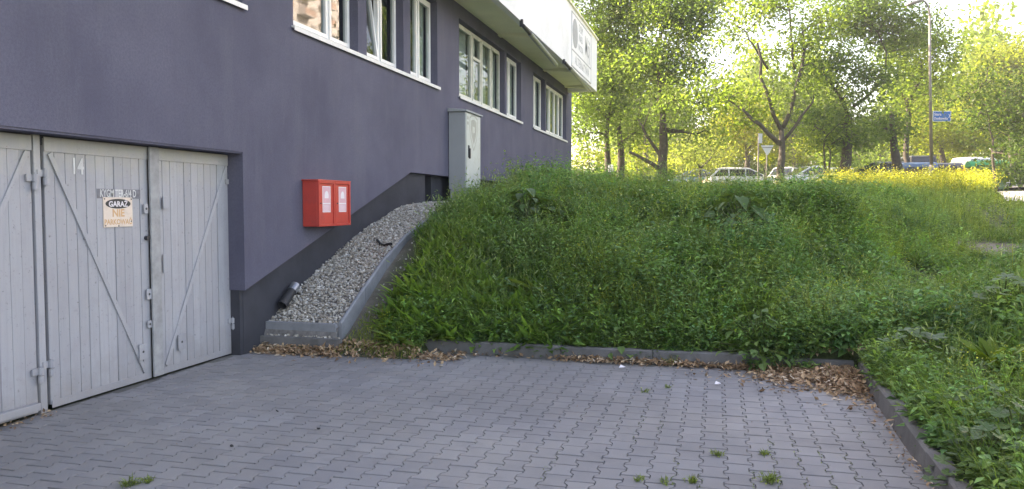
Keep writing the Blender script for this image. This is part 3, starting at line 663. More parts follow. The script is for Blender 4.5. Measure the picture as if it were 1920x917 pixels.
# torn membrane showing through the pebbles
q = []; fcs = []
for i in range(9):
    t = i / 8; y = 9.98 + .34 * (1 - t) ** 2; x = .42 + .38 * t; z = float(gravel_z(x, y))
    q += [(x, y, z - .03), (x + .03, y - .05, z + .035 + .015 * math.sin(9 * t)), (x + .02, y - .065, z + .03 + .015 * math.sin(9 * t))]
for i in range(8): fcs += [(3 * i, 3 * i + 3, 3 * i + 4, 3 * i + 1), (3 * i + 1, 3 * i + 4, 3 * i + 5, 3 * i + 2), (3 * i + 2, 3 * i + 5, 3 * i + 3, 3 * i)]
tag(MB().add(q, fcs).build('membrane', M['rubber']), 'edge of black membrane poking out of the pebble strip', 'membrane')

# ------------------------------------------------------------------ leaf and blade generators
def unit(v): return v / (np.linalg.norm(v, axis=-1, keepdims=True) + 1e-9)
def blades(P, h, w_, az, lean, tint):
    n = len(P); wa = rng.uniform(0, 6.28, n)
    dx = np.stack([np.cos(az), np.sin(az), np.zeros(n)], -1); wx = np.stack([np.cos(wa), np.sin(wa), np.zeros(n)], -1)
    V = []
    for t, k in ((0, .7), (.4, 1), (.75, .7)):
        c = P + dx * (h * lean * t ** 2)[:, None]; c[:, 2] += h * t * (1 - .35 * lean * t)
        V += [c - wx * (w_ * k / 2)[:, None], c + wx * (w_ * k / 2)[:, None]]
    c = P + dx * (h * lean)[:, None]; c[:, 2] += h * (1 - .45 * lean); V.append(c)
    V = np.stack(V, 1).reshape(-1, 3); b = 7 * np.arange(n)[:, None]
    return V, np.concatenate([b + np.array([0, 1, 3, 2]), b + np.array([2, 3, 5, 4])]), b + np.array([4, 5, 6]), np.repeat(tint, 7, 0)
def leaves(P, D, N, L, W, curl, tint):
    """folded 4-triangle leaves: base, left, right, mid, tip"""
    n = len(P); D = unit(D); S = unit(np.cross(D, N)); N = np.cross(S, D)
    L = np.broadcast_to(L, n)[:, None]; W = np.broadcast_to(W, n)[:, None]; curl = np.broadcast_to(curl, n)[:, None]
    mid = P + D * L * .5 - N * L * curl * .15
    V = np.stack([P, mid + S * W * .5 + N * W * .18, mid - S * W * .5 + N * W * .18, mid, P + D * L - N * L * curl * .6], 1).reshape(-1, 3)
    b = 5 * np.arange(n)[:, None]
    F = np.concatenate([b + np.array(f) for f in ((0, 3, 1), (0, 2, 3), (1, 3, 4), (3, 2, 4))])
    return V, F, np.repeat(tint, 5, 0)
def quadleaves(P, D, N, L, W, tint):
    n = len(P); D = unit(D); S = unit(np.cross(D, N)); L = np.broadcast_to(L, n)[:, None]; W = np.broadcast_to(W, n)[:, None]
    m = P + D * L * .45
    V = np.stack([P, m + S * W * .5, P + D * L, m - S * W * .5], 1).reshape(-1, 3)
    return V, 4 * np.arange(n)[:, None] + np.array([0, 1, 2, 3]), np.repeat(tint, 4, 0)
class Acc:
    def __init__(s): s.V = []; s.F = []; s.T = []; s.n = 0
    def add(s, V, *FT):
        *F, T = FT
        s.V.append(V); s.F += [f + s.n for f in F]; s.T.append(T); s.n += len(V)
    def build(s, name, mats, parent=None):
        F3 = [f for f in s.F if f.shape[1] == 3]; F4 = [f for f in s.F if f.shape[1] == 4]
        fs = ([np.concatenate(F3)] if F3 else []) + ([np.concatenate(F4)] if F4 else [])
        return obj_of(name, np_mesh(name, np.concatenate(s.V), fs, mats, np.concatenate(s.T)), parent)
def rvec(n): return unit(rng.normal(0, 1, (n, 3)))
def tints(n, x, y, base=(1, 1, 1), var=.2, patch=.35):
    t = np.ones((n, 3)) * np.array(base); p = vn(x, y, .9)[:, None]
    t = t * (1 + patch * p * np.array([.9, .5, .2])) * (1 + rng.normal(0, var, (n, 1)) * np.array([1, .8, .6]))
    return np.clip(t, .25, 2.6)
KEEPOUT = [(*gpt(a, b_)[:2], r_) for a, b_, r_ in ((985, 425, .38), (1385, 445, .42), (1715, 690, .25), (1870, 700, .25), (1830, 905, .3), (1910, 860, .3), (1872, 490, .6), (1420, 650, .26), (1165, 640, .2), (1075, 640, .12))]
def scatter(n, x0, x1, y0, y1, keep):
    x = rng.uniform(x0, x1, n); y = rng.uniform(y0, y1, n); k = rng.uniform(0, 1, n) < keep(x, y); return x[k], y[k]
def open_(x, y):      # where plants may grow
    k = 1 - soil_mask(x, y) * 1.15
    ok = ((y > 8.565) & (x > .97 + .42 * np.clip(10.4 - y, 0, 1))) | ((y > 8.15) & (x > 1.25) & (x < 1.95)) | ((x > 6.72) & (y <= 8.6))
    for (kx, ky, kr) in KEEPOUT: ok &= np.hypot(x - kx, y - ky) > kr
    ok &= ~((x < 1.3) & (y < 15.8) & (y > 14.4)) | (x > .5)
    ok &= ~((x > 12.6) & (y > 24.0) & (np.abs(x - path_x(y) - .3) < 1.3))
    return np.where(ok, np.clip(k, 0, 1), 0)

# ------------------------------------------------------------------ grass
ga = Acc()
def grass(n, x0, x1, y0, y1, h0, h1, w_, keep, lean=.5, base=(1, 1, 1), var=.25):
    x, y = scatter(n, x0, x1, y0, y1, keep); m = len(x); P = np.c_[x, y, ground_z(x, y) - .01]
    h = rng.uniform(h0, h1, m) * (.75 + .35 * vn(x, y, 1.3)); az = rng.uniform(0, 6.28, m)
    ga.add(*blades(P, h, np.full(m, w_) * rng.uniform(.6, 1.3, m), az, np.abs(rng.normal(lean, .3, m)).clip(.05, 1.2), tints(m, x, y, base, var)))
grass(26000, .95, 7.0, 8.565, 14.2, .12, .34, .009, open_)
grass(30000, .95, 10.5, 14.2, 22, .20, .48, .011, open_, .4)
grass(16000, 1.0, 15, 22, 36, .22, .45, .018, open_, .35)
right_ = lambda x, y: open_(x, y) * (x > path_x(y) - .1)
grass(24000, 6.66, 9.5, 4.0, 9.5, .16, .42, .008, right_, .7, (1.0, 1.05, 1.1))
grass(16000, 7.0, 13, 9, 17, .18, .42, .010, right_, .55)
grass(5000, 6.63, 6.95, 3.2, 8.4, .16, .36, .008, lambda x, y: np.ones_like(x), .9, (1, 1.05, 1.0))
m = 1300; x = rng.uniform(6.52, 6.85, m); y = rng.uniform(3.0, 8.45, m); ga.add(*blades(np.c_[x, y, ground_z(x, y)], rng.uniform(.18, .42, m), rng.uniform(.005, .010, m), math.pi + rng.normal(0, 1.1, m), rng.uniform(.25, .9, m), tints(m, x, y, (1.0, 1.03, 1.05), .25)))
# sparse dry short grass at the bottom of the bare corner
grass(3000, .95, 2.1, 8.0, 8.9, .06, .20, .006, lambda x, y: .8 * np.ones_like(x), .6, (1.3, 1.1, 1.2))
grass(900, 1.9, 6.2, 8.56, 8.66, .10, .26, .007, lambda x, y: sstep(vn(x, y, 2.5) + .6), .8)
grass(7000, 1.3, 7.2, 8.6, 13.8, .38, .62, .006, open_, .55, (1.45, 1.3, 1.2), .2)
grass(2500, 6.8, 10.5, 5, 12, .34, .58, .006, right_, .6, (1.4, 1.3, 1.3), .2)
tag(ga.build('grass', [M['grass']]), 'long green grass covering the bank and the verge', 'grass', None, 'stuff')
# grass seed heads
sa = Acc()
def seedheads(n, x0, x1, y0, y1, keep, h0, h1):
    x, y = scatter(n, x0, x1, y0, y1, keep); m = len(x); P = np.c_[x, y, ground_z(x, y)]; h = rng.uniform(h0, h1, m); az = rng.uniform(0, 6.28, m); ln = rng.uniform(.05, .5, m)
    sa.add(*blades(P, h, np.full(m, .004), az, ln, np.tile([1.3, 1.15, 1.6], (m, 1))))
    top = P + np.stack([np.cos(az) * h * ln, np.sin(az) * h * ln, h * (1 - .45 * ln)], -1); D = np.stack([np.cos(az) * (.3 + ln), np.sin(az) * (.3 + ln), .9 - ln], -1)
    for a in range(2):
        sa.add(*quadleaves(top - D * .02, D, rvec(m), rng.uniform(.05, .09, m), .012, np.tile([2.1, 1.7, 3.2], (m, 1)) * rng.uniform(.7, 1.2, (m, 1))))
seedheads(800, 6.75, 10, 5, 11, right_, .35, .62)
seedheads(2400, 1.2, 7, 8.8, 14, open_, .38, .68)
seedheads(1100, 3, 12, 14, 24, open_, .5, .85)
tag(sa.build('seed_grass', [M['grass']]), 'pale seed heads of grass standing above the bank', 'grass', None, 'stuff')

# ------------------------------------------------------------------ weeds with leafy stems
wa_ = Acc(); fa = Acc()
def stems_at(x, y, h, tt, k, L, Wf, flower=0.0, fcol=(1, 1, 1), lowstart=.1, big=False, el_=(-.25, .75), out=None):
    m = len(x); z = ground_z(x, y); az = rng.uniform(0, 6.28, m); ln = np.abs(rng.normal(.12, .15, m))
    if out is not None: az = out + rng.normal(0, .5, m); ln = ln + .18
    P = np.c_[x, y, z]; wa_.add(*blades(P, h, np.full(m, .007 if not big else .014), az, ln, tt * np.array([1.1, .9, .9])))
    i = np.repeat(np.arange(m), k); t = np.tile(np.linspace(lowstart, 1, k), m) + rng.normal(0, .03, m * k)
    ang = np.tile(np.arange(k) * 2.4, m) + np.repeat(rng.uniform(0, 6.28, m), k) + rng.normal(0, .4, m * k)
    base_ = P[i] + np.stack([np.cos(az[i]) * h[i] * ln[i] * t ** 2, np.sin(az[i]) * h[i] * ln[i] * t ** 2, h[i] * t * (1 - .35 * ln[i] * t)], -1)
    el = rng.uniform(*el_, m * k); D = np.stack([np.cos(ang) * np.cos(el), np.sin(ang) * np.cos(el), np.sin(el)], -1)
    N = np.stack([-np.cos(ang) * np.sin(el), -np.sin(ang) * np.sin(el), np.cos(el)], -1) + rng.normal(0, .25, (m * k, 3))
    l = L * rng.uniform(.6, 1.25, m * k) * (1.15 - .6 * t)
    if big: wa_.add(*quadleaves(base_, D, N, l, l * Wf, tt[i] * rng.uniform(.8, 1.2, (m * k, 1))))
    else: wa_.add(*leaves(base_, D, N, l, l * Wf, rng.uniform(.1, .7, m * k), tt[i] * rng.uniform(.8, 1.2, (m * k, 1))))
    if flower > 0:
        s_ = np.nonzero(rng.uniform(0, 1, m) < flower)[0]; q = 14
        j = np.repeat(s_, q); top = P[j] + np.stack([np.cos(az[j]) * h[j] * ln[j], np.sin(az[j]) * h[j] * ln[j], h[j] * (1 - .35 * ln[j])], -1)
        sp = .05 if not big else .09; top = top + rng.normal(0, 1, (len(j), 3)) * np.array([sp, sp, sp * 1.1])
        sz = rng.uniform(.010, .020, len(j)) * (1 if not big else 2.4)
        fa.add(*quadleaves(top, rvec(len(j)), np.tile([0, 0, 1.0], (len(j), 1)) + rng.normal(0, .5, (len(j), 3)), sz, sz, np.tile(fcol, (len(j), 1)) * rng.uniform(.6, 1.15, (len(j), 1))))
def stems(n, x0, x1, y0, y1, keep, h0, h1, k, L, Wf, base=(1, 1, 1), flower=0.0, fcol=(1, 1, 1), var=.25, lowstart=.1, big=False):
    x, y = scatter(n, x0, x1, y0, y1, keep); m = len(x)
    if m: stems_at(x, y, rng.uniform(h0, h1, m) * (.8 + .35 * vn(x, y, 1.1)), tints(m, x, y, base, var), k, L, Wf, flower, fcol, lowstart, big)
SPEC = [  # leaves per stem, leaf length, width ratio, tint, flowering, weight, leaf elevation
 (11, .085, .50, (.95, 1.0, 1.0), 0, 3, (-.5, .5)),       # nettle like
 (13, .060, .40, (1.15, 1.1, .9), 0, 3, (-.2, .8)),     # light small leaved
 (9, .11, .30, (1.0, 1.05, 1.0), 0, 2, (.1, 1.1)),        # long leaved
 (14, .045, .35, (1.3, 1.25, .85), .25, .7, (0, .9)),      # yellow green flowering
 (8, .10, .62, (.72, .85, 1.0), 0, 2, (-.4, .5)),         # dark broad leaved
 (10, .075, .55, (.85, .98, 1.15), 0, 2, (-.3, .6))]      # blue green
def clumps(n, x0, x1, y0, y1, keep, r0, r1, h0, h1, per=26, weights=None, scale=1.0, big=False):
    x, y = scatter(n, x0, x1, y0, y1, keep); w_ = np.array(weights or [q[5] for q in SPEC], float); w_ /= w_.sum()
    for cx, cy in zip(x, y):
        sp = SPEC[rng.choice(len(SPEC), p=w_)]; r_ = rng.uniform(r0, r1); m = max(5, int(per * (r_ / .25) ** 1.6 * rng.uniform(.7, 1.3)))
        d = r_ * np.sqrt(rng.uniform(0, 1, m)); a = rng.uniform(0, 6.28, m); px = cx + d * np.cos(a); py = cy + d * np.sin(a)
        k = (rng.uniform(0, 1, m) < keep(px, py)) ; px, py, d, a = px[k], py[k], d[k], a[k]; m = len(px)
        if m < 2: continue
        hh = rng.uniform(h0, h1); h = hh * (1 - .55 * (d / r_) ** 2) * rng.uniform(.75, 1.2, m)
        tt = np.array(sp[3]) * rng.uniform(.75, 1.5) * np.ones((m, 3)) * rng.uniform(.85, 1.15, (m, 1)) * np.array([rng.uniform(.85, 1.15), 1, rng.uniform(.8, 1.3)])
        stems_at(px, py, h, tt, sp[0], sp[1] * scale, sp[2], sp[4], (1, 1, 1), .12, big, sp[6], a)
dens = lambda f: (lambda x, y: open_(x, y) * f(x, y))
clumps(330, 1.0, 7.4, 8.57, 13.4, dens(lambda x, y: 1 - .75 * (x < 3.4) * (y < 10.2)), .14, .36, .22, .56, per=38, scale=1.08)
clumps(16, 1.35, 2.0, 8.15, 9.4, open_, .12, .25, .12, .28, scale=1.2)
clumps(120, 3.2, 7.4, 8.6, 13.4, open_, .2, .42, .40, .75, 38, scale=1.1, weights= [3, 1, 1, 2, 3, 3])
clumps(110, 1.6, 6.6, 8.52, 8.8, lambda x, y: (y > 8.5) * 1.0 + 0 * x, .14, .28, .18, .40, 30, [2, 2, 3, 0, 2, 2], 1.1)
clumps(90, 6.52, 6.85, 3.6, 8.5, lambda x, y: (x > 6.50) * 1.0 + 0 * y, .14, .28, .18, .40, 26, [2, 3, 2, 0, 1, 3], 1.2)
clumps(42, 1.0, 2.9, 14.8, 20, lambda x, y: (x > .95) * 1.0 + 0 * y, .25, .55, .55, 1.0, 34, [3, 1, 1, 0, 2, 2], 1.5)
clumps(14, 5.7, 6.65, 8.5, 8.95, lambda x, y: (y > 8.47) * 1.0 + 0 * x, .15, .3, .22, .42, 30, [3, 1, 1, 0, 3, 2], 1.3)
clumps(40, 1.6, 7.2, 9.2, 13.2, open_, .25, .5, .55, .90, 44, [3, 2, 1, 1, 2, 2], 1.15)
clumps(40, 2.2, 10, 13.0, 17, open_, .2, .45, .42, .66, 30, [3, 3, 1, 1, 1, 2], 1.15)
stems(420, 1.2, 10, 10, 19, open_, .5, .85, 9, .055, .3, (1.25, 1.15, 1.0), .25, (.5, .55, .9))
clumps(16, 5.55, 6.3, 8.36, 8.6, lambda x, y: (y > 8.33) * 1.0 + 0 * x, .14, .26, .20, .40, 32, [3, 1, 1, 0, 3, 2], 1.2)
stems(1500, 1.2, 7.2, 8.57, 13.2, open_, .16, .36, 12, .065, .42)
stems(300, 3.9, 6.8, 9.0, 12.5, dens(lambda x, y: sstep(vn(x + 1, y + 2, 2))), .35, .62, 12, .05, .3, (1.3, 1.2, .8), .35, (.55, .6, .7))
clumps(200, 1.0, 9.0, 13.2, 19, open_, .2, .5, .25, .52, 16, scale=1.15)
clumps(260, 6.8, 13.5, 4.2, 20, right_, .2, .5, .22, .5, 24, scale=1.25)
stems(2200, 1.0, 10.5, 13.0, 19, open_, .20, .45, 13, .08, .4, (1.05, 1, .95), 0)
stems(2400, 1.0, 12.5, 19, 26, open_, .25, .50, 12, .09, .4, (1.1, 1.05, .85), .05, (.6, .65, .8), big=True)
stems(420, .4, 3.4, 16, 24, dens(lambda x, y: (vn(x, y, 1.2) > -.1) * .9), .6, 1.15, 16, .10, .42, (.9, 1, 1.05), 0, big=True)
stems(900, 2.0, 8.5, 25.0, 32, open_, .25, .5, 12, .10, .4, (1.2, 1.1, .8), .4, (1.0, 1.0, .8), big=True)
stems(2600, 8.5, 14.5, 24.5, 32, open_, .55, .95, 12, .11, .4, (1.3, 1.1, .75), .75, (1.0, .95, .8), big=True)  # dense yellow heads stand in for the glare of sunlight on the far strip
stems(2400, -1.5, 16, 28.3, 36, open_, .25, .5, 11, .12, .42, (1.2, 1.05, .8), .45, (1, .95, .8), big=True)
stems(1800, 6.72, 10.5, 4.0, 11, right_, .15, .35, 10, .06, .45, (1, 1.02, 1.1))
stems(1800, 7.5, 14, 10, 20, right_, .25, .50, 11, .08, .42)
stems(420, 1.1, 3.6, 8.9, 11.5, dens(lambda x, y: .7 + 0 * x), .18, .42, 7, .045, .25, (1.4, 1.2, 1.1), .15, (1.0, 1.0, 2.5))
# broad leaved rosettes
def rosettes(n, x0, x1, y0, y1, keep, k, L, Wf, base, elev=(.1, 1.0)):
    x, y = scatter(n, x0, x1, y0, y1, keep); m = len(x); P = np.c_[x, y, ground_z(x, y)]; i = np.repeat(np.arange(m), k)
    ang = rng.uniform(0, 6.28, m * k); el = rng.uniform(*elev, m * k); D = np.stack([np.cos(ang) * np.cos(el), np.sin(ang) * np.cos(el), np.sin(el)], -1)
    N = np.stack([-np.cos(ang) * np.sin(el), -np.sin(ang) * np.sin(el), np.cos(el)], -1) + rng.normal(0, .2, (m * k, 3))
    l = L * rng.uniform(.5, 1.2, m * k); tt = tints(m, x, y, base, .2)[i] * rng.uniform(.8, 1.2, (m * k, 1))
    # two jointed pieces give the long leaf its arch
    V1 = P[i]; wa_.add(*leaves(V1, D, N, l, l * Wf, rng.uniform(.2, .8, m * k), tt))
rosettes(900, 1.25, 4.6, 8.52, 11.5, dens(lambda x, y: sstep(1.3 - .25 * (x - 1) + .6 * vn(x, y, 1.9))), 13, .25, .24, (1.2, 1.2, .95), (.5, 1.35))
rosettes(150, 1.3, 3.6, 8.50, 9.1, lambda x, y: (y > 8.48) * 1.0 + 0 * x, 15, .30, .24, (1.05, 1.15, .95), (.2, 1.25))
rosettes(260, 2.2, 6.4, 8.58, 9.2, dens(lambda x, y: .8 + 0 * x), 9, .12, .5, (1.0, 1.08, 1.0), (.2, 1.2))
rosettes(260, 4, 8, 9, 14, open_, 9, .17, .4, (.95, 1, 1))
rosettes(200, 7, 11, 6, 13, right_, 9, .16, .38, (1.0, 1.05, 1))
tag(wa_.build('weeds', [M['weed']]), 'mixed leafy weeds crowding the bank', 'weeds', None, 'stuff')
# little white and yellow flowers among them
def florets(n, x0, x1, y0, y1, keep, h0, h1, s0, s1, c):
    x, y = scatter(n, x0, x1, y0, y1, keep); m = len(x); P = np.c_[x, y, ground_z(x, y) + rng.uniform(h0, h1, m)]; s_ = rng.uniform(s0, s1, m)
    for a in range(2): fa.add(*quadleaves(P, rvec(m), rvec(m), s_, s_ * .8, np.tile(c, (m, 1)) * rng.uniform(.7, 1.1, (m, 1))))
florets(260, 3.1, 4.8, 10.2, 12.6, dens(lambda x, y: sstep(vn(x, y, 2.2) + .2)), .3, .55, .012, .022, (1.7, 1.75, 8))
florets(160, 1.3, 4.6, 9, 12, open_, .15, .4, .008, .016, (1.6, 1.6, 5))
florets(180, 1.0, 6, 13, 16, open_, .3, .5, .012, .02, (1.5, 1.5, 6))
tag(fa.build('wild_flowers', [M['floret']]), 'small yellow green and white flower heads, thickened to stand in for sun on the far weeds', 'flowers', None, 'stuff')

# ------------------------------------------------------------------ single plants with their own leaves
def leaf_mesh(name, mat, outline, cup=.12, seg=1.0):
    """outline: half outline [(t along, half width)], petiole at origin, leaf along +Y, surface +Z"""
    V = []; F = []
    n = len(outline)
    for t, w_ in outline: 
        z = -cup * t * t * seg
        V += [(-w_, t, z + abs(w_) * .30), (0, t, z), (w_, t, z + abs(w_) * .30)]
    for i in range(n - 1): F += [(3 * i, 3 * i + 1, 3 * i + 4, 3 * i + 3), (3 * i + 1, 3 * i + 2, 3 * i + 5, 3 * i + 4)]
    me = bpy.data.meshes.new(name); me.from_pydata(V, [], F); me.materials.append(mat); me.validate(); me.update(); return me
def lobed_mesh(name, mat, lobes=7, r_=.5, depth=.18, cup=.10):
    V = [(0, 0, 0)]; n = lobes * 6; a0 = R(28)
    for k in range(n + 1):
        a = -math.pi / 2 + a0 + (2 * math.pi - 2 * a0) * k / n; q = r_ * (1 - depth + depth * abs(math.cos(lobes * .5 * (a + math.pi / 2)))) * (1 + .06 * math.sin(13 * a))
        V.append((q * math.cos(a), q * math.sin(a), cup * q + .05 * q * math.cos(lobes * (a + math.pi / 2))))
    F = [(0, k, k + 1) for k in range(1, n + 1)]
    me = bpy.data.meshes.new(name); me.from_pydata(V, [], F); me.materials.append(mat); me.update(); return me
LF = {
 'burdock': leaf_mesh('leaf', M['burdock'], [(0, .0), (-.08, .22), (.08, .38), (.3, .42), (.6, .30), (.85, .14), (1, .01)], .3),
 'dock': leaf_mesh('leaf', M['dock'], [(0, .02), (.15, .08), (.35, .13), (.6, .125), (.82, .07), (1, .01)], .35),
 'yellow_dock': leaf_mesh('leaf', M['yellow_dock'], [(0, .03), (.12, .13), (.35, .19), (.6, .17), (.85, .09), (1, .01)], .25),
 'elder': leaf_mesh('leaf', M['elder'], [(0, .02), (.12, .22), (.35, .34), (.62, .26), (.85, .11), (1, .01)], .2),
 'mallow': lobed_mesh('leaf', M['mallow']),
 'hogweed': lobed_mesh('leaf', M['hogweed'], 5, .55, .5, .05)}
def plant(name, kind, label, px, py, nl, size, spread, h0, h1, group=None, tiltr=(.2, .9), off=(0, 0)):
    p = gpt(px, py); p[0] += off[0]; p[1] += off[1]; p[2] = float(ground_z(p[0], p[1]))
    t = tag(empty(name, p), label, 'plant', group); st = MB()
    for i in range(nl):
        a = 2.4 * i + rng.uniform(-.5, .5); f = ((i + .6) / nl) ** .6; rr = spread * f * rng.uniform(.75, 1.1); hh = h1 + (h0 - h1) * f * rng.uniform(.8, 1.1)
        b_ = np.array([math.cos(a) * rr, math.sin(a) * rr, hh])
        gz_ = float(ground_z(p[0] + b_[0], p[1] + b_[1])) - p[2]; b_[2] = max(b_[2] + .6 * gz_, gz_ + .04)
        if kind in ('dock', 'yellow_dock'):
            o = obj_of('leaf', LF[kind], t); el = rng.uniform(*tiltr); o.location = (.02 * math.cos(a), .02 * math.sin(a), .01)
            o.rotation_euler = (el, rng.normal(0, .3), a - math.pi / 2); s_ = size * rng.uniform(.6, 1.15); o.scale = (s_, s_, s_); continue
        st.tube([(0, 0, 0), b_ * np.array([.45, .45, .6]), b_], [.007, .006, .004], 4, False)
        o = obj_of('leaf', LF[kind], t); o.location = b_; s_ = size * rng.uniform(.65, 1.15); o.scale = (s_, s_, s_)
        o.rotation_euler = (rng.uniform(-.5, .25) if kind != 'mallow' else rng.uniform(-.6, .2), rng.normal(0, .25), a - math.pi / 2 + rng.normal(0, .3))
    if st.v: st.build('stalk', M['stem'], t)
    return t
G1 = None
plant('burdock', 'burdock', 'dark broad leaved burdock below the grey utility cabinet', 985, 425, 30, .21, .45, .18, .60)
plant('burdock', 'burdock', 'dark broad leaved burdock in the middle of the bank under the parked cars', 1385, 445, 38, .21, .55, .18, .66)
plant('burdock', 'burdock', 'tall burdock clump growing against the far end of the building wall', 1000, 352, 20, .30, .5, .25, .75)
plant('burdock', 'burdock', 'low grey green burdock rosette beside the bare earth patch', 905, 500, 9, .20, .22, .05, .2)
plant('dock', 'dock', 'dock rosette hanging over the dry leaves at the corner of the gravel', 745, 648, 16, .34, 0, 0, 0)
plant('dock', 'dock', 'dock rosette hanging over the start of the kerb', 815, 640, 16, .32, 0, 0, 0)
plant('dock', 'dock', 'bushy bright dock in the middle of the slope above the kerb', 1005, 560, 18, .36, 0, 0, 0, None, (.5, 1.2))
plant('dock', 'dock', 'dock rosette just above the left part of the kerb', 930, 630, 14, .28, 0, 0, 0)
plant('dock', 'dock', 'dock on the upper slope next to the edging slabs', 850, 470, 14, .30, 0, 0, 0, None, (.4, 1.1))
plant('ground_elder', 'elder', 'light green oval leaved plant behind the middle of the kerb', 1165, 640, 26, .115, .36, .05, .22)
plant('ground_elder', 'elder', 'light green oval leaved plant spilling over the kerb end by the leaf pile', 1420, 652, 60, .12, .50, .10, .42)
plant('ground_elder', 'elder', 'small oval leaved plant hanging over the kerb below the dock', 1075, 640, 14, .10, .2, .05, .16)
plant('hogweed', 'hogweed', 'pale lobed hogweed leaves behind the right kerb corner', 1715, 690, 20, .19, .36, .16, .40)
plant('hogweed', 'hogweed', 'pale hogweed standing near the right picture edge', 1880, 590, 14, .16, .28, .2, .42)
plant('yellow_dock', 'yellow_dock', 'upright yellow green dock beside the hogweed', 1870, 700, 16, .36, 0, 0, 0, None, (.75, 1.4))
plant('mallow', 'mallow', 'round leaved mallow nearest the camera at the kerb', 1830, 905, 30, .115, .34, .10, .34)
plant('mallow', 'mallow', 'round leaved mallow in the corner of the picture behind the first one', 1910, 860, 26, .115, .34, .10, .36)
plant('mallow', 'mallow', 'round leaved mallow half covered by long grass', 1850, 800, 18, .10, .26, .10, .30)
# tufts in the paving joints
ta = [(1252 / 1, 0)]
tufts = [('thin weed tuft in the joint near the back kerb', 1208, 735, .07, 22), ('dark weed tuft in the joint left of the small scraps of paper', 1252, 727, .06, 20), ('weed tuft in the joint right above the biggest yellow green tuft row', 1345, 853, .07, 34),
         ('weed tuft in the next joint to the right of the middle tuft', 1434, 852, .06, 34), ('largest yellow green weed tuft at the bottom of the paving', 1442, 902, .10, 60), ('low weed tuft at the lower edge of the paving left of the moss', 1200, 900, .06, 26),
         ('low weed tuft between two wavy joints at the lower edge', 1250, 905, .07, 26), ('mossy weed tuft beside the largest tuft', 1296, 903, .07, 36), ('grass tuft at the bottom edge of the paving near the garage', 240, 910, .09, 46), ('smaller grass tuft at the bottom edge of the paving near the garage', 275, 905, .075, 30), ('grass tuft growing out of the joint in front of the kerb', 1262, 684, .20, 60)]
for lab, px, py, hh, nb in tufts:
    d = ray(px, py); p = EYE + d * (EYE[2] / -d[2])
    x = rng.normal(0, hh * .2, nb); y = rng.normal(0, hh * .24, nb); hh = hh * .85; a = Acc(); az = np.arctan2(y, x) + rng.normal(0, .5, nb)
    a.add(*blades(np.c_[x, y, np.full(nb, -.005)], rng.uniform(.4, 1.1, nb) * hh, np.full(nb, .005), az, rng.uniform(.3, 1.0, nb), np.tile([1.25, 1.1, 1.1], (nb, 1)) * rng.uniform(.6, 1.2, (nb, 1))))
    if hh < .15:
        m = nb; a.add(*leaves(np.c_[x, y, rng.uniform(0, hh * .4, m)], np.c_[np.cos(az), np.sin(az), rng.uniform(-.1, .7, m)], np.tile([0, 0, 1.0], (m, 1)), rng.uniform(.2, .45, m) * hh, .016, .4, np.tile([1.5, 1.25, 1.3], (m, 1)) * rng.uniform(.6, 1.3, (m, 1))))
    o = a.build('weed_tuft', [M['grass']]); o.location = (p[0], p[1], 0); tag(o, lab, 'weed', 'weed tufts in the paving joints')
# moss in the joints
ma = Acc()
for cx in (-.12 + PX * k for k in range(26, 42)):
    n = 220; y = rng.uniform(3.6, 6.6, n); keep = vn(np.full(n, cx * 3), y, 1.4) + (5.6 - y) * .35 > .15; y = y[keep]; m = len(y); x = cx + PX / 2 + rng.normal(0, .014, m)
    if m: ma.add(*leaves(np.c_[x, y, np.full(m, -.008)], np.c_[rng.normal(0, 1, (m, 2)), rng.uniform(.2, 1, m)], np.tile([0, 0, 1.0], (m, 1)), rng.uniform(.010, .024, m), .008, .3, np.tile([1.1, .95, 1.0], (m, 1)) * rng.uniform(.5, 1.2, (m, 1))))
tag(ma.build('moss', [M['grass']]), 'thin moss lining the wavy joints of the paving', 'moss', None, 'stuff')

# ------------------------------------------------------------------ dry leaves
la = Acc()
def litter(n, xf, yf, zf, s0=.035, s1=.085):
    x = xf(n); y = yf(n); k = np.ones(len(x), bool); z = zf(x, y); m = len(x); D = rvec(m) * np.array([1, 1, .35]); N = np.tile([0, 0, 1.0], (m, 1)) + rng.normal(0, .45, (m, 3))
    l = rng.uniform(s0, s1, m); la.add(*leaves(np.c_[x, y, z], D, N, l, l * rng.uniform(.3, .6, m), rng.uniform(-.6, .9, m), np.ones((m, 3))))
U = lambda a, b_: (lambda n: rng.uniform(a, b_, n))
litter(2600, lambda n: 6.46 - np.abs(rng.normal(0, .50, n)), lambda n: 8.42 - np.abs(rng.normal(0, .42, n)), lambda x, y: (.01 + rng.uniform(0, .07, len(x))) * np.clip(1.2 - np.hypot(x - 6.4, y - 8.4), 0, 1))
litter(900, lambda n: 6.6 - np.abs(rng.normal(0, .38, n)), lambda n: rng.uniform(8.44, 8.95, n), lambda x, y: np.maximum(ground_z(x, y), .10) + rng.uniform(0, .06, len(x)))
litter(900, lambda n: 6.4 - np.abs(rng.normal(0, .14, n)), lambda n: 8.3 - np.abs(rng.normal(0, .5, n)), lambda x, y: .008 + rng.uniform(0, .05, len(x)))
litter(1100, U(3.4, 6.3), lambda n: 8.44 - np.abs(rng.normal(0, .06, n)), lambda x, y: .008 + rng.uniform(0, .04, len(x)))
litter(60, U(2.0, 3.4), lambda n: 8.44 - np.abs(rng.normal(0, .04, n)), lambda x, y: .008 + rng.uniform(0, .02, len(x)))
litter(1000, U(-.05, 1.0), lambda n: 8.10 - np.abs(rng.normal(0, .10, n)), lambda x, y: .008 + rng.uniform(0, .07, len(x)) * np.clip((y - 7.85) * 4, 0, 1))
litter(900, U(.8, 2.4), lambda n: 8.15 - rng.exponential(.1, n) + .1 * rng.uniform(0, 1, n), lambda x, y: np.maximum(ground_z(x, y), 0) + .012 + rng.uniform(0, .04, len(x)))
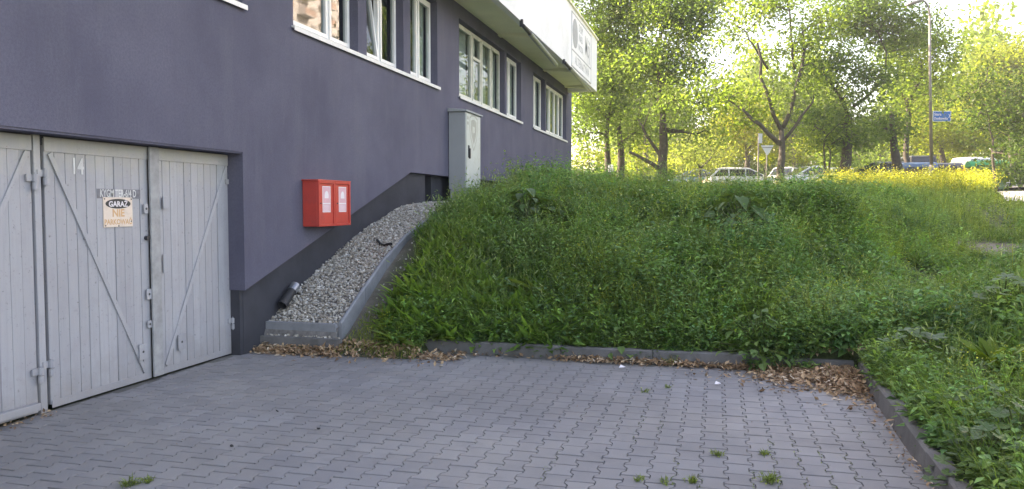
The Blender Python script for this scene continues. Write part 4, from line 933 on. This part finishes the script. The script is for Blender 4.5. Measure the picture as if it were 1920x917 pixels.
litter(160, lambda n: 6.40 - np.abs(rng.normal(0, .04, n)), U(4.2, 7.6), lambda x, y: .006 + rng.uniform(0, .02, len(x)), .02, .05)
litter(90, U(-.19, -.05), U(4.3, 5.2), lambda x, y: .006 + rng.uniform(0, .02, len(x)), .02, .05)
litter(45, U(.2, 6.2), U(4, 8.2), lambda x, y: .006 + 0 * x, .008, .018)
litter(60, U(3.5, 5.4), U(8.58, 8.8), lambda x, y: ground_z(x, y) + .01, .03, .06)
tag(la.build('dry_leaves', [M['dry']]), 'brown dry leaves drifted along the kerbs and piled in the corner', 'leaves', None, 'stuff')
# scraps lying on the paving
for lab, px, py, s_, mt in (('white scrap of paper on the dry leaves by the kerb', 1167, 689, .035, 'paper'), ('thin white scrap on the paving near the leaf pile', 1346, 720, .03, 'paper')):
    d = ray(px, py); p = EYE + d * ((EYE[2] - .02) / -d[2])
    tag(MB().add([(p[0] - s_, p[1] - s_ * .5, .02), (p[0] + s_, p[1] - s_ * .4, .03), (p[0] + s_ * .9, p[1] + s_ * .5, .025), (p[0] - s_ * .6, p[1] + s_ * .6, .045), (p[0], p[1], .015)], [(0, 1, 4), (1, 2, 4), (2, 3, 4), (3, 0, 4)]).build('paper_scrap', M[mt]), lab, 'litter')
for lab, px, py, r_ in (('dark pebble lying on the paving towards the garage', 434, 836, .016), ('dark pebble on the paving in front of the dry leaves', 520, 771, .015), ('pale pebble on the paving beyond the dark ones', 597, 804, .016), ('grey pebble near the far kerb of the paving', 827, 686, .022)):
    d = ray(px, py); p = EYE + d * ((EYE[2] - .01) / -d[2]); V, F = pebbles(np.array([[p[0], p[1], .012]]), np.array([r_]))
    tag(obj_of('pebble', np_mesh('pebble', V, [F], [M['rubber'] if 'dark' in lab else M['pebble']])), lab, 'pebble')

# ------------------------------------------------------------------ trees
def tree(label, base, depth, tr, fork, blobs, leaf, ls=.16, dens=150, group=None, cat='tree', name='tree', twin=None, extra=(), airy=2.3, low=None, tint=(1, 1, 1), sig=.55):
    s = depth / FPX; p0 = at_depth(base[0], base[1], depth); p0[2] = float(ground_z(p0[0], p0[1])) - .1
    root = tag(empty(name, p0), label, cat, group)
    f = at_depth(fork[0], fork[1], depth)
    mb = MB(); nodes = []
    def curve(a, b_, n, wob):
        a = np.array(a); b_ = np.array(b_); L = np.linalg.norm(b_ - a); off = rng.normal(0, wob * L, 3); off[2] = abs(off[2]) * .6
        return [a + (b_ - a) * t + off * math.sin(math.pi * t) + rng.normal(0, .012 * L, 3) * (0 < t < 1) for t in np.linspace(0, 1, n)]
    tk = curve(p0, f, 6, .02); mb.tube([q - p0 for q in tk], [tr * 1.35] + list(np.linspace(tr * 1.0, tr * .6, 5)), 9)
    if twin is not None:
        q0 = at_depth(twin[0], twin[1], depth + .3); q0[2] = float(ground_z(q0[0], q0[1])) - .1
        t2 = curve(q0, at_depth(twin[2], twin[3], depth + .3), 6, .02); mb.tube([q - p0 for q in t2], list(np.linspace(tr, tr * .4, 6)), 8)
        nodes += [(q, tr * .42) for q in t2[4:]]
    nodes += [(q, tr * .72) for q in tk[4:]]
    for (x0, y0, x1, y1, r_) in extra:
        c = curve(at_depth(x0, y0, depth), at_depth(x1, y1, depth - .4), 6, .05); mb.tube([q - p0 for q in c], list(np.linspace(r_, r_ * .5, 6)), 6); nodes += [(q, r_ * .6) for q in c[2:]]
    ac = Acc(); C_ = []
    for (bx, by, rx, ry) in blobs:
        c = at_depth(bx, by, depth + rng.normal(0, .9)); R_ = np.array([rx * s, (rx + ry) * .5 * s, ry * s])
        src = min(nodes, key=lambda q: np.linalg.norm(q[0] - c) + 1.2 * max(0, q[0][2] - c[2]))
        L = np.linalg.norm(c - src[0])
        if L > .6:
            cu = curve(src[0], c, 7, .07); mb.tube([q - p0 for q in cu], list(np.linspace(src[1] * .75, max(.022, src[1] * .22), 7)), 6)
            nodes += [(q, max(.03, src[1] * .75 * (1 - k / 8))) for k, q in enumerate(cu)][2:]
        vol = 4.19 * R_.prod(); nc = max(4, int(vol * airy))
        u_ = rvec(nc) * (rng.uniform(0, 1, nc) ** .45)[:, None]
        for q in c + u_ * R_: C_.append(q)
    C_ = np.array(C_); ND = np.array([q[0] for q in nodes]); NR = [q[1] for q in nodes]
    for q in C_:
        dd = np.linalg.norm(ND - q, axis=1) + 1.0 * np.maximum(0, ND[:, 2] - q[2]); k = int(np.argmin(dd))
        if .3 < dd[k] < 3.2:
            a = ND[k]; m_ = (a + q) / 2 + rng.normal(0, .12, 3) + np.array([0, 0, .12]); mb.tube([a - p0, m_ - p0, q - p0], [min(.035, NR[k] * .5), .018, .007], 4, False)
    nl = int(dens); n = len(C_) * nl; i = np.repeat(np.arange(len(C_)), nl)
    sg_ = rng.uniform(.65, 1.25, len(C_))[i, None] * sig
    P = C_[i] + rng.normal(0, 1, (n, 3)) * sg_ * np.array([1, 1, .62])
    P = P[P[:, 2] > float(ground_z(p0[0], p0[1])) + .15] if low is None else P[P[:, 2] > low]
    n = len(P); D = rvec(n) * np.array([1, 1, .7]) + np.array([0, 0, -.35]); N = rvec(n) + np.array([0, 0, .7])
    l = ls * rng.uniform(.6, 1.3, n)
    tt = (np.array(tint) * (1 + .16 * np.sin(P[:, :1] * 1.9 + P[:, 2:] * 2.3) * np.array([1, .8, .5])) * rng.uniform(.8, 1.2, (n, 1)))
    ac.add(*quadleaves(P - p0, D, N, l, l * rng.uniform(.38, .6, n), tt))
    mb.build('trunk', M['bark'], root, smooth=True)
    ac.build('crown', [M[leaf]], root)
    return root
GT = 'trees beyond the bank'
tree('twin trunked olive green tree closest to the building corner', (1157, 332), 38, .22, (1160, 240), [(1135, 60, 75, 70), (1195, 130, 60, 60), (1110, 160, 50, 70), (1150, 215, 60, 45), (1095, 250, 40, 45), (1085, 180, 30, 50), (1110, -40, 90, 60), (1190, 10, 60, 70), (1190, 250, 40, 30)], 'tree_olive', twin=(1143, 332, 1140, 220), group=GT)
tree('tree with a leaning limb to the left and a spotted pale trunk', (1248, 335), 36, .25, (1243, 215), [(1255, 20, 70, 60), (1220, 120, 50, 60), (1290, 100, 55, 55), (1265, 180, 50, 35), (1330, 195, 45, 40), (1310, 20, 50, 60), (1240, -50, 90, 40), (1195, 225, 35, 30), (1310, 250, 45, 28)], 'tree_olive', extra=((1246, 325, 1180, 285, .12), (1244, 312, 1205, 240, .11)), group=GT)
tree('airy tree forking low into spreading limbs in front of the parked cars', (1461, 338), 32, .17, (1465, 245), [(1385, 185, 42, 30), (1420, 15, 65, 40), (1480, -15, 65, 45), (1500, 80, 50, 45), (1510, 160, 45, 38), (1365, 40, 40, 40), (1455, 175, 30, 28), (1550, 40, 45, 50), (1395, 220, 30, 22), (1340, 160, 25, 35)], 'tree_mid', extra=((1466, 246, 1420, 80, .09), (1468, 240, 1505, 60, .09), (1462, 270, 1385, 200, .10), (1470, 262, 1525, 190, .08), (1440, 130, 1400, 60, .05), (1490, 130, 1480, 20, .06)), airy=1.9, dens=150, group=GT)
tree('large dense tree with a thick trunk behind the dark car', (1580, 330), 34, .26, (1590, 215), [(1620, 30, 85, 60), (1560, 120, 50, 45), (1620, 140, 60, 45), (1590, 225, 70, 40), (1645, 235, 55, 38), (1690, 60, 60, 55), (1540, 230, 35, 35), (1600, -40, 90, 40), (1560, 270, 45, 25)], 'tree_dark', twin=(1690, 328, 1672, 215), dens=170, group=GT, tint=(.88, .94, .9), extra=((1600, 200, 1660, 140, .08), (1590, 215, 1545, 140, .08)))
tree('tall tree leaning over behind the street lamp', (1715, 325), 36, .14, (1700, 190), [(1725, 110, 45, 45), (1690, 140, 45, 40), (1755, 150, 40, 45), (1735, 55, 40, 35), (1775, 90, 25, 25), (1700, 210, 45, 30), (1660, 100, 40, 40)], 'tree_mid', dens=150, group=GT)
tree('dark bushy tree overhanging the footpath at the right picture edge', (1872, 315), 27, .055, (1862, 262), [(1875, 190, 45, 45), (1915, 230, 50, 50), (1835, 215, 32, 35), (1905, 290, 36, 30), (1820, 180, 28, 30), (1950, 180, 50, 60), (1850, 150, 35, 30), (1885, 285, 26, 24)], 'tree_dark', dens=150, sig=.40, ls=.125, airy=4.0, group=GT, tint=(.62, .68, .62))
tree('sunlit yellow green tree rising behind the dark tree at the right edge', (1900, 310), 50, .25, (1895, 220), [(1865, 130, 50, 40), (1920, 120, 55, 40), (1885, 180, 70, 40), (1820, 180, 35, 35), (1960, 150, 50, 60), (1935, 80, 30, 25)], 'tree_bright', ls=.20, dens=140, group=GT)
tree('sunlit yellow green tree behind the containers', (1770, 315), 47, .2, (1765, 270), [(1770, 245, 45, 35), (1720, 255, 40, 32), (1800, 270, 40, 28), (1740, 215, 35, 28), (1840, 250, 40, 30)], 'tree_bright', ls=.19, dens=140, low=3.4, group=GT)
tree('bright tree behind the traffic sign', (1400, 325), 47, .2, (1400, 280), [(1395, 230, 45, 35), (1350, 255, 35, 30), (1430, 265, 40, 25), (1375, 200, 30, 22)], 'tree_bright', ls=.19, dens=130, group=GT, tint=(1.05, .95, 1.2))
tree('small tree with two thin stems between the silver cars', (1547, 330), 33, .06, (1545, 285), [(1535, 260, 26, 24), (1560, 245, 22, 24), (1520, 235, 20, 18)], 'tree_mid', twin=(1553, 330, 1556, 280), ls=.12, group=GT)
tree('pale flowering bushy tree to the left of the white car', (1315, 335), 40, .1, (1313, 315), [(1305, 280, 35, 28), (1335, 290, 25, 25), (1280, 300, 25, 20)], 'tree_mid', ls=.14, group=GT, tint=(1.5, 1.25, 2.2))
tree('middle green tree far behind the airy tree', (1490, 315), 58, .25, (1490, 240), [(1490, 215, 60, 45), (1440, 220, 45, 40), (1550, 210, 50, 45), (1500, 270, 70, 30)], 'tree_mid', ls=.24, dens=120, group=GT, airy=.9)
tree('green tree far behind the leaning limb', (1210, 320), 56, .25, (1210, 250), [(1200, 170, 50, 50), (1150, 190, 50, 50), (1260, 200, 45, 40), (1100, 130, 45, 60)], 'tree_mid', ls=.24, dens=120, group=GT, airy=.9)
GB = 'bushes along the car park'
for i, (bx, by, rx, ry, d, lf, lab) in enumerate([
    (1105, 290, 34, 34, 46, 'tree_bright', 'sunlit bush between the building corner and the twin trunk'), (1195, 300, 42, 30, 46, 'tree_bright', 'sunlit bush between the twin trunk and the leaning limb'),
    (1280, 295, 36, 28, 48, 'tree_bright', 'sunlit bush just right of the pale spotted trunk'), (1130, 325, 50, 16, 42, 'tree_olive', 'low olive bush at the foot of the twin trunk'),
    (1355, 300, 40, 26, 52, 'tree_bright', 'yellow green bush above the white estate car'), (1515, 285, 45, 22, 52, 'tree_bright', 'yellow green bush above the silver hatchback'),
    (1436, 296, 9, 7, 33, 'tree_bright', 'small bright bush under the triangular traffic sign'), (1650, 290, 50, 26, 50, 'tree_dark', 'dark bush behind the dark car'),
    (1760, 292, 70, 14, 52, 'tree_bright', 'low sunlit bush behind the coloured containers'), (1590, 292, 45, 20, 38, 'tree_dark', 'dark low foliage round the thick trunk'),
    (1910, 318, 34, 16, 29, 'tree_dark', 'dark undergrowth beneath the tree at the right edge')]):
    tree(lab, (bx, by + ry + 8), d, .05, (bx, by + ry * .5), [(bx, by, rx, ry), (bx - rx * .6, by + ry * .4, rx * .6, ry * .6), (bx + rx * .6, by + ry * .3, rx * .6, ry * .6)], lf, ls=.17 if rx > 15 else .1, dens=110 if rx > 15 else 60, name='bush', cat='bush', group=GB, airy=1.3, sig=.45 if rx > 15 else .13)
# far wood closing the view
fw = Acc(); n = 110000; az_ = rng.uniform(-.16, .62, n); dist = rng.uniform(62, 84, n); top = 9.0 + 2.6 * np.sin(az_ * 31) + 2.0 * np.sin(az_ * 73 + 1)
P = np.c_[5.1 + dist * np.sin(az_ - YAW * 0 + .02), dist * np.cos(az_), 2.6 + top * rng.uniform(0, 1, n) ** .8]
P += .7 * np.sin(P[:, [1, 2, 0]] * 1.7)
fw.add(*quadleaves(P, rvec(n), rvec(n), rng.uniform(.3, .6, n), rng.uniform(.15, .3, n), np.ones((n, 3)) * rng.uniform(.7, 1.2, (n, 1))))
tag(fw.build('far_wood', [M['tree_mid']]), 'far belt of trees closing the view', 'wood', None, 'stuff')

# ------------------------------------------------------------------ car park, footpath, cars, containers
def sheet(name, poly, mat, lab, dz, nsub=14):
    (a, b_, c, d) = [np.array(q, float) for q in poly]; V = []
    for i in range(nsub + 1):
        for j in range(5):
            u_ = i / nsub; v2 = j / 4; q = (a * (1 - v2) + b_ * v2) * (1 - u_) + (d * (1 - v2) + c * v2) * u_; V.append((q[0], q[1], float(ground_z(q[0], q[1])) + dz))
    F = [(i * 5 + j, i * 5 + j + 1, i * 5 + j + 6, i * 5 + j + 5) for i in range(nsub) for j in range(4)]
    return tag(obj_of(name, np_mesh(name, V, [np.array(F)], [M[mat]], smooth=True)), lab, None, None, 'structure')
sheet('car_park', [(-30, 37), (30, 37), (34, 56), (-30, 56)], 'asphalt', 'asphalt car park behind the trees', .09, 30)
sheet('footpath', [(12.5, 23.5), (14.3, 23.5), (20.6, 46), (18.6, 46)], 'path', 'sunlit concrete footpath at the right edge', .10, 40)
sheet('street', [(15.2, -25), (27, -25), (27, 27), (15.6, 27)], 'path', 'unseen pale sheet added beside the verge to bounce sunlight', .10, 40)  # added out of view, a pale surface bouncing sunlight up to the soffit
def car(label, kind, colour, px, py, depth, heading, group='cars parked behind the bank', metal=.4):
    p = at_depth(px, py, depth); z = float(ground_z(p[0], p[1])) + .09
    t = tag(empty('parked_car', (p[0], p[1], z), heading), label, 'car', group)
    wag = kind == 'estate'; van = kind == 'van'; L = 4.5 if wag else 4.1; H = 1.47 if not van else 1.8; x0 = -L / 2; x1 = L / 2
    pm = paint('car_paint', colour, metal)
    # stations along the car: x, half width, top of lower body
    S = [(x0, .62, .62, .40), (x0 + .06, .78, .82, .30), (x0 + .35, .86, .93, .24), (x0 + 1.1, .88, .95, .22), (0, .88, .94, .22), (x1 - 1.35, .88, .93, .22), (x1 - .75, .86, .86, .24), (x1 - .22, .78, .72, .28), (x1, .60, .58, .36)]
    V = []
    for (x, hw, zt, zb) in S:
        for sgn in (1, -1):
            ring = [(x, sgn * hw * .90, zb), (x, sgn * hw, zb + (zt - zb) * .4), (x, sgn * hw * .985, zt - .07), (x, sgn * hw * .88, zt)]
            V += ring if sgn == 1 else ring[::-1]
    n = 8; F = [(i * n + k, i * n + (k + 1) % n, (i + 1) * n + (k + 1) % n, (i + 1) * n + k) for i in range(len(S) - 1) for k in range(n)] + [tuple(range(n)), tuple(range((len(S) - 1) * n, len(S) * n))]
    body = MB().add(V, F).build('body', pm, t, smooth=True, bevel=0)
    # cabin: windscreen foot, roof front, roof back, rear foot
    rb = x0 + (.18 if wag or van else .32); rt = x0 + (.72 if wag else .45 if van else .95); wf = x1 - .95; wt = x1 - 1.95
    c0 = [(rb, .76, .92), (rt, .60, H - .05), (wt, .60, H - .05), (wf, .76, .90)]
    cab = MB(); Vc = [(x, y * s_, z_) for s_ in (1, -1) for x, y, z_ in c0] + [(x + dx, y * s_, H) for s_ in (1, -1) for (x, y, z_), dx in ((( rt, .50, 0), .18), ((wt, .50, 0), -.22))]
    cab.add(Vc, [(0, 1, 2, 3), (7, 6, 5, 4), (0, 4, 5, 1), (3, 2, 6, 7), (1, 8, 9, 2), (6, 11, 10, 5), (5, 10, 8, 1), (2, 9, 11, 6), (8, 10, 11, 9)])
    cab.build('roof', pm, t, smooth=False, bevel=.03)
    def pane(q, e): 
        q = [np.array(a, float) for a in q]; nn = np.cross(q[1] - q[0], q[2] - q[0]); nn /= np.linalg.norm(nn); c = sum(q) / len(q)
        if nn @ (c - np.array([0, 0, .9])) < 0: nn = -nn
        q = [c + (a - c) * e for a in q]; V = [a + nn * .006 for a in q] + [a - nn * .02 for a in q]; k = len(q)
        MB().add(V, [tuple(range(k)), tuple(range(k, 2 * k))[::-1]] + [(i, (i + 1) % k, k + (i + 1) % k, k + i) for i in range(k)]).build('window', M['car_glass'], t)
    g = lambda i, s_: (c0[i][0], c0[i][1] * s_, c0[i][2])
    pane([g(3, 1), g(2, 1), g(2, -1), g(3, -1)], .90); pane([g(0, 1), g(1, 1), g(1, -1), g(0, -1)], .86)
    for s_ in (1, -1):
        xs = [rb + .12, rb + (wf - rb) * .33, rb + (wf - rb) * .62, wf - .12]
        lo = lambda x: (x, .765 * s_, .925)
        def hi(x): u_ = np.clip(x, rt + .06, wt - .04); return (u_, .615 * s_, H - .10)
        for a, b_ in zip(xs[:-1], xs[1:]): pane([lo(a), lo(b_), hi(b_), hi(a)], .92)
        MB().box(wf - .32, wf - .20, s_ * .88, s_ * 1.0, .93, 1.05).build('mirror', pm, t, bevel=.02)
        for xw in (x0 + .78, x1 - .82):
            ty = MB().tube([(xw, s_ * .70, .31), (xw, s_ * .885, .31)], .31, 20).build('tyre', M['tyre'], t, bevel=.02)
            MB().tube([(xw, s_ * .80, .31), (xw, s_ * .895, .31)], .20, 14).build('rim', M['rim'], ty)
        MB().box(x1 - .30, x1 - .07, s_ * .45 - .16 , s_ * .45 + .16, .58, .70).build('headlight', M['lamp_glass'], t, bevel=.03)
        MB().box(x0 - .005, x0 + .10, s_ * .62 - .10, s_ * .62 + .10, .62, .80).build('tail_light', M['tail'], t, bevel=.02)
    MB().box(x1 - .06, x1 + .015, -.26, .26, .40, .51).build('number_plate', M['upvc'], t); MB().box(x0 - .012, x0 + .05, -.26, .26, .50, .61).build('number_plate', M['upvc'], t)
    return t
car('silver white estate car seen from behind under the traffic sign', 'estate', (.62, .63, .66), 1392, 340, 47, R(12), metal=.2)
car('light car behind the trunk of the airy tree', 'hatch', (.55, .57, .58), 1478, 335, 49, R(70))
car('silver hatchback facing left right of the airy tree', 'hatch', (.55, .56, .58), 1512, 338, 46, R(205))
car('silver car between the two thin stems and the thick trunk', 'hatch', (.48, .50, .53), 1562, 336, 46, R(215))
car('dark car in the shade behind the thick trunk', 'estate', (.02, .021, .024), 1640, 334, 38.5, R(184))
car('dark estate car next to the blue lidded container', 'van', (.025, .025, .028), 1706, 328, 42, R(100))
car('blue grey car mostly hidden by weeds left of the white car', 'hatch', (.06, .10, .20), 1300, 352, 55, R(165))
car('white car behind the green lidded container', 'van', (.72, .72, .72), 1845, 318, 44, R(30), metal=0)
def container(label, c, body, px, py, depth, rz):
    p = at_depth(px, py, depth); z = float(ground_z(p[0], p[1])) + .02
    t = tag(empty('waste_container', (p[0], p[1], z), rz), label, 'container', 'waste containers by the car park')
    b = MB(); V = [(sx * w_, sy * d_, zz) for zz, w_, d_ in ((.16, .58, .42), (1.08, .68, .52), (1.12, .70, .54)) for sx, sy in ((-1, -1), (1, -1), (1, 1), (-1, 1))]
    b.add(V, [(0, 1, 2, 3)] + [(k * 4 + i, k * 4 + (i + 1) % 4, k * 4 + 4 + (i + 1) % 4, k * 4 + 4 + i) for k in range(2) for i in range(4)] + [(8, 9, 10, 11)])
    b.build('body', simple('container_body', body, .6, .1, 3), t, bevel=.02)
    l = MB(); n = 9; V = []
    for i in range(n):
        a = math.pi * i / (n - 1); y = -.55 * math.cos(a); zz = 1.125 + .26 * math.sin(a) ** .8
        V += [(-.72, y, zz - .03), (-.62, y * .98, zz), (.62, y * .98, zz), (.72, y, zz - .03)]
    F = [(i * 4 + k, i * 4 + k + 1, i * 4 + k + 5, i * 4 + k + 4) for i in range(n - 1) for k in range(3)] + [tuple(i * 4 for i in range(n)), tuple(i * 4 + 3 for i in range(n))[::-1], (0, 1, 2, 3), ((n - 1) * 4 + 3, (n - 1) * 4 + 2, (n - 1) * 4 + 1, (n - 1) * 4)]
    l.add(V, F).build('lid', simple('container_lid', c, .4, .08, 3), t, bevel=.015)
    h_ = MB(); h_.tube([(-.45, -.60, 1.14), (.45, -.60, 1.14)], .018, 8); h_.box(-.46, -.42, -.60, -.53, 1.10, 1.15); h_.box(.42, .46, -.60, -.53, 1.10, 1.15); h_.build('handle', M['dark'], t)
    for sx in (-.5, .5):
        for sy in (-.36, .36): MB().tube([(sx - .03, sy, .09), (sx + .03, sy, .09)], .09, 12).build('wheel', M['tyre'], t)
container('waste container with a light blue lid', (.09, .16, .30), (.16, .12, .09), 1722, 320, 35, R(-8))
container('waste container with a dark lid behind the street lamp', (.035, .04, .06), (.17, .11, .08), 1768, 320, 35.2, R(-4))
container('waste container with a yellow lid', (.62, .36, .01), (.18, .12, .08), 1803, 318, 37.5, R(-8))
container('waste container with a green lid at the end of the row', (.02, .30, .11), (.10, .18, .10), 1850, 322, 33, R(-4))

# ------------------------------------------------------------------ street lamp, signs
lp = at_depth(1746, 330, 30); lp[2] = float(ground_z(lp[0], lp[1])); tp = at_depth(1743, 30, 30)
lt = tag(empty('street_lamp', lp), 'tall grey street lamp standing in the sunlit weeds', 'street lamp')
H_ = tp[2] - lp[2]; dxy = np.array([tp[0] - lp[0], tp[1] - lp[1], 0])
lb = MB(); lb.tube([(0, 0, 0), (0, 0, 1.2)], .09, 12); lb.tube([np.array([0, 0, 1.2]), dxy * .7 + np.array([0, 0, H_ * .7]), dxy + np.array([0, 0, H_])], [.062, .05, .042], 12)
lb.build('pole', M['steel'], lt, smooth=True)
rt_ = np.array([_r[0], _r[1], 0])
ab = MB(); arc = [dxy + np.array([0, 0, H_]) + (-rt_) * (.35 * (1 - math.cos(a))) + np.array([0, 0, .6 * math.sin(a)]) for a in np.linspace(0, 1.3, 8)]; ab.tube(arc, .035, 8); ab.build('arm', M['steel'], lt, smooth=True)
e_ = arc[-1]; hb = MB(); dr_ = -rt_ * .94 + np.array([0, 0, -.28]); sd = np.cross(dr_, [0, 0, 1]); sd /= np.linalg.norm(sd); V = []
for t, w_, h_ in ((0, .05, .04), (.12, .12, .07), (.4, .14, .08), (.62, .09, .05), (.68, .04, .03)):
    c = e_ + dr_ * t; V += [c + sd * w_, c + sd * w_ * .7 + np.array([0, 0, h_]), c - sd * w_ * .7 + np.array([0, 0, h_]), c - sd * w_, c - np.array([0, 0, h_ * .5])]
hb.add(V, [(i * 5 + k, i * 5 + (k + 1) % 5, (i + 1) * 5 + (k + 1) % 5, (i + 1) * 5 + k) for i in range(4) for k in range(5)] + [tuple(range(5)), tuple(range(20, 25))]).build('lamp_head', M['steel'], lt, smooth=True)
c = at_depth(1766, 218, 29.93); ss = 30 / FPX; sn = tag(empty('street_sign', c), 'blue street name sign with white lettering and arrow on the lamp pole', 'sign')
# local frame: x along picture right, z up, facing the camera
sn.rotation_euler = (0, 0, YAW); hw, hh = 17 * ss, 9.6 * ss
MB().box(-hw, hw, -.004, .008, -hh, hh).build('plate', M['upvc'], sn); MB().box(-hw + .018, hw - .018, -.0065, -.0045, -hh + .016, hh - .016).build('face', M['sign_blue'], sn)
RX = Matrix.Rotation(math.pi / 2, 4, 'X')
text('word', 'Stara', .14, M['paper'], Matrix.Translation((-hw + .05, -.008, .07)) @ RX, sn, .95, .0005, .002, 'LEFT')
text('word', 'Dunikowska', .14, M['paper'], Matrix.Translation((-hw + .05, -.008, -.085)) @ RX, sn, .74, .0005, .002, 'LEFT')
ar = MB(); ar.prism([(hw - .10, .08), (hw - .075, .08), (hw - .035, .01), (hw - .075, -.06), (hw - .10, -.06), (hw - .062, .01)], 'y', -.0085, -.007); ar.build('arrow', M['paper'], sn)
cl = MB()
for zz in (-.10, .09): cl.box(-hw - .12, -hw + .02, -.002, .01, zz - .012, zz + .012)
cl.build('clamp', M['steel'], sn)
b_ = at_depth(1421, 345, 31.5); b_[2] = float(ground_z(b_[0], b_[1])); zt = at_depth(1421, 250, 31.5)[2] - b_[2]
t1 = tag(empty('sign_post', b_, YAW), 'slim post with a narrow sign seen edge on left of the triangular sign', 'traffic sign')
MB().tube([(0, 0, 0), (0, 0, zt)], .03, 10).build('post', M['steel'], t1); MB().box(-.012, .14, -.03, -.005, zt - .40, zt - .02).build('plate', M['sign_back'], t1, bevel=.004)
b_ = at_depth(1437, 345, 31.0); b_[2] = float(ground_z(b_[0], b_[1])); z1 = at_depth(1437, 273, 31)[2] - b_[2]; z0 = at_depth(1437, 291, 31)[2] - b_[2]
t2 = tag(empty('sign_post', b_, YAW), 'grey back of a triangular give way sign on a slim post', 'traffic sign')
MB().tube([(0, 0, 0), (0, 0, z1)], .03, 10).build('post', M['steel'], t2)
MB().prism([(-.25, z1), (.25, z1), (.03, z0), (-.03, z0)], 'y', -.05, -.035).build('plate', M['sign_back'], t2, bevel=.003)
bk = MB(); bk.box(-.2, .2, -.056, -.0505, z1 - .10, z1 - .07); bk.build('bracket', M['steel'], t2)
b_ = at_depth(1145, 340, 34); b_[2] = float(ground_z(b_[0], b_[1])); z1 = at_depth(1145, 311, 34)[2] - b_[2]
t3 = tag(empty('marker_post', b_), 'small white marker post in front of the twin trunk', 'post')
MB().tube([(0, 0, 0), (0, 0, z1 - .25)], .03, 8).build('post', M['steel'], t3); MB().box(-.11, .11, -.03, .03, z1 - .28, z1 + .04).build('plate', M['upvc'], t3, bevel=.02)

# ------------------------------------------------------------------ the block opposite that the windows mirror
ob = tag(empty('apartment_block', (62, 110, 0)), 'pale apartment block with balconies mirrored in the windows', 'building')
def puto(o): o.matrix_parent_inverse = Matrix.Translation((-62, -110, 0)); return o
puto(MB().box(62, 76, 60, 158, 0, 50).build('wall', M['white_render'], ob))
bl = simple('balcony_front', (.60, .46, .40), .8, .1, 1)
pr = {'balcony_slab': MB().box(-1.5, -.02, 0, 3.6, 0, .16), 'balcony_front': MB().box(-1.5, -1.42, 0, 3.6, .161, 1.1), 'window': MB().box(-.06, .02, .4, 2.9, .2, 2.3), 'small_window': MB().box(-.06, .02, 4.4, 5.9, .9, 2.3)}
cw_ = simple('curtained_window', (.46, .45, .44), .3, .1, 2)
mm = {'balcony_slab': M['white_render'], 'balcony_front': bl, 'window': cw_, 'small_window': cw_}
src = {}
for k in range(8, 16):
    for yb in range(11):
        for nm, mb in pr.items():
            if nm not in src: o = mb.build(nm.replace('small_', ''), mm[nm], ob); src[nm] = o
            else: o = src[nm].copy(); col.objects.link(o); o.parent = ob
            o.location = (0, 75 + yb * 7.2 - 110, k * 3.0)

# ------------------------------------------------------------------ light summer haze
hz = MB().box(-35, 110, -30, 175, -1.2, 52).build('haze', bpy.data.materials.new('air'))
tag(hz, 'thin bright summer haze between the trees', 'haze', None, 'stuff')
hm = hz.data.materials[0]; hm.use_nodes = True; hm.node_tree.nodes.clear()
ho = hm.node_tree.nodes.new('ShaderNodeOutputMaterial'); hv = hm.node_tree.nodes.new('ShaderNodeVolumePrincipled')
hv.inputs['Color'].default_value = (.93, .93, .90, 1); hv.inputs['Density'].default_value = .0012; hv.inputs['Anisotropy'].default_value = .2
hm.node_tree.links.new(hv.outputs[0], ho.inputs['Volume'])
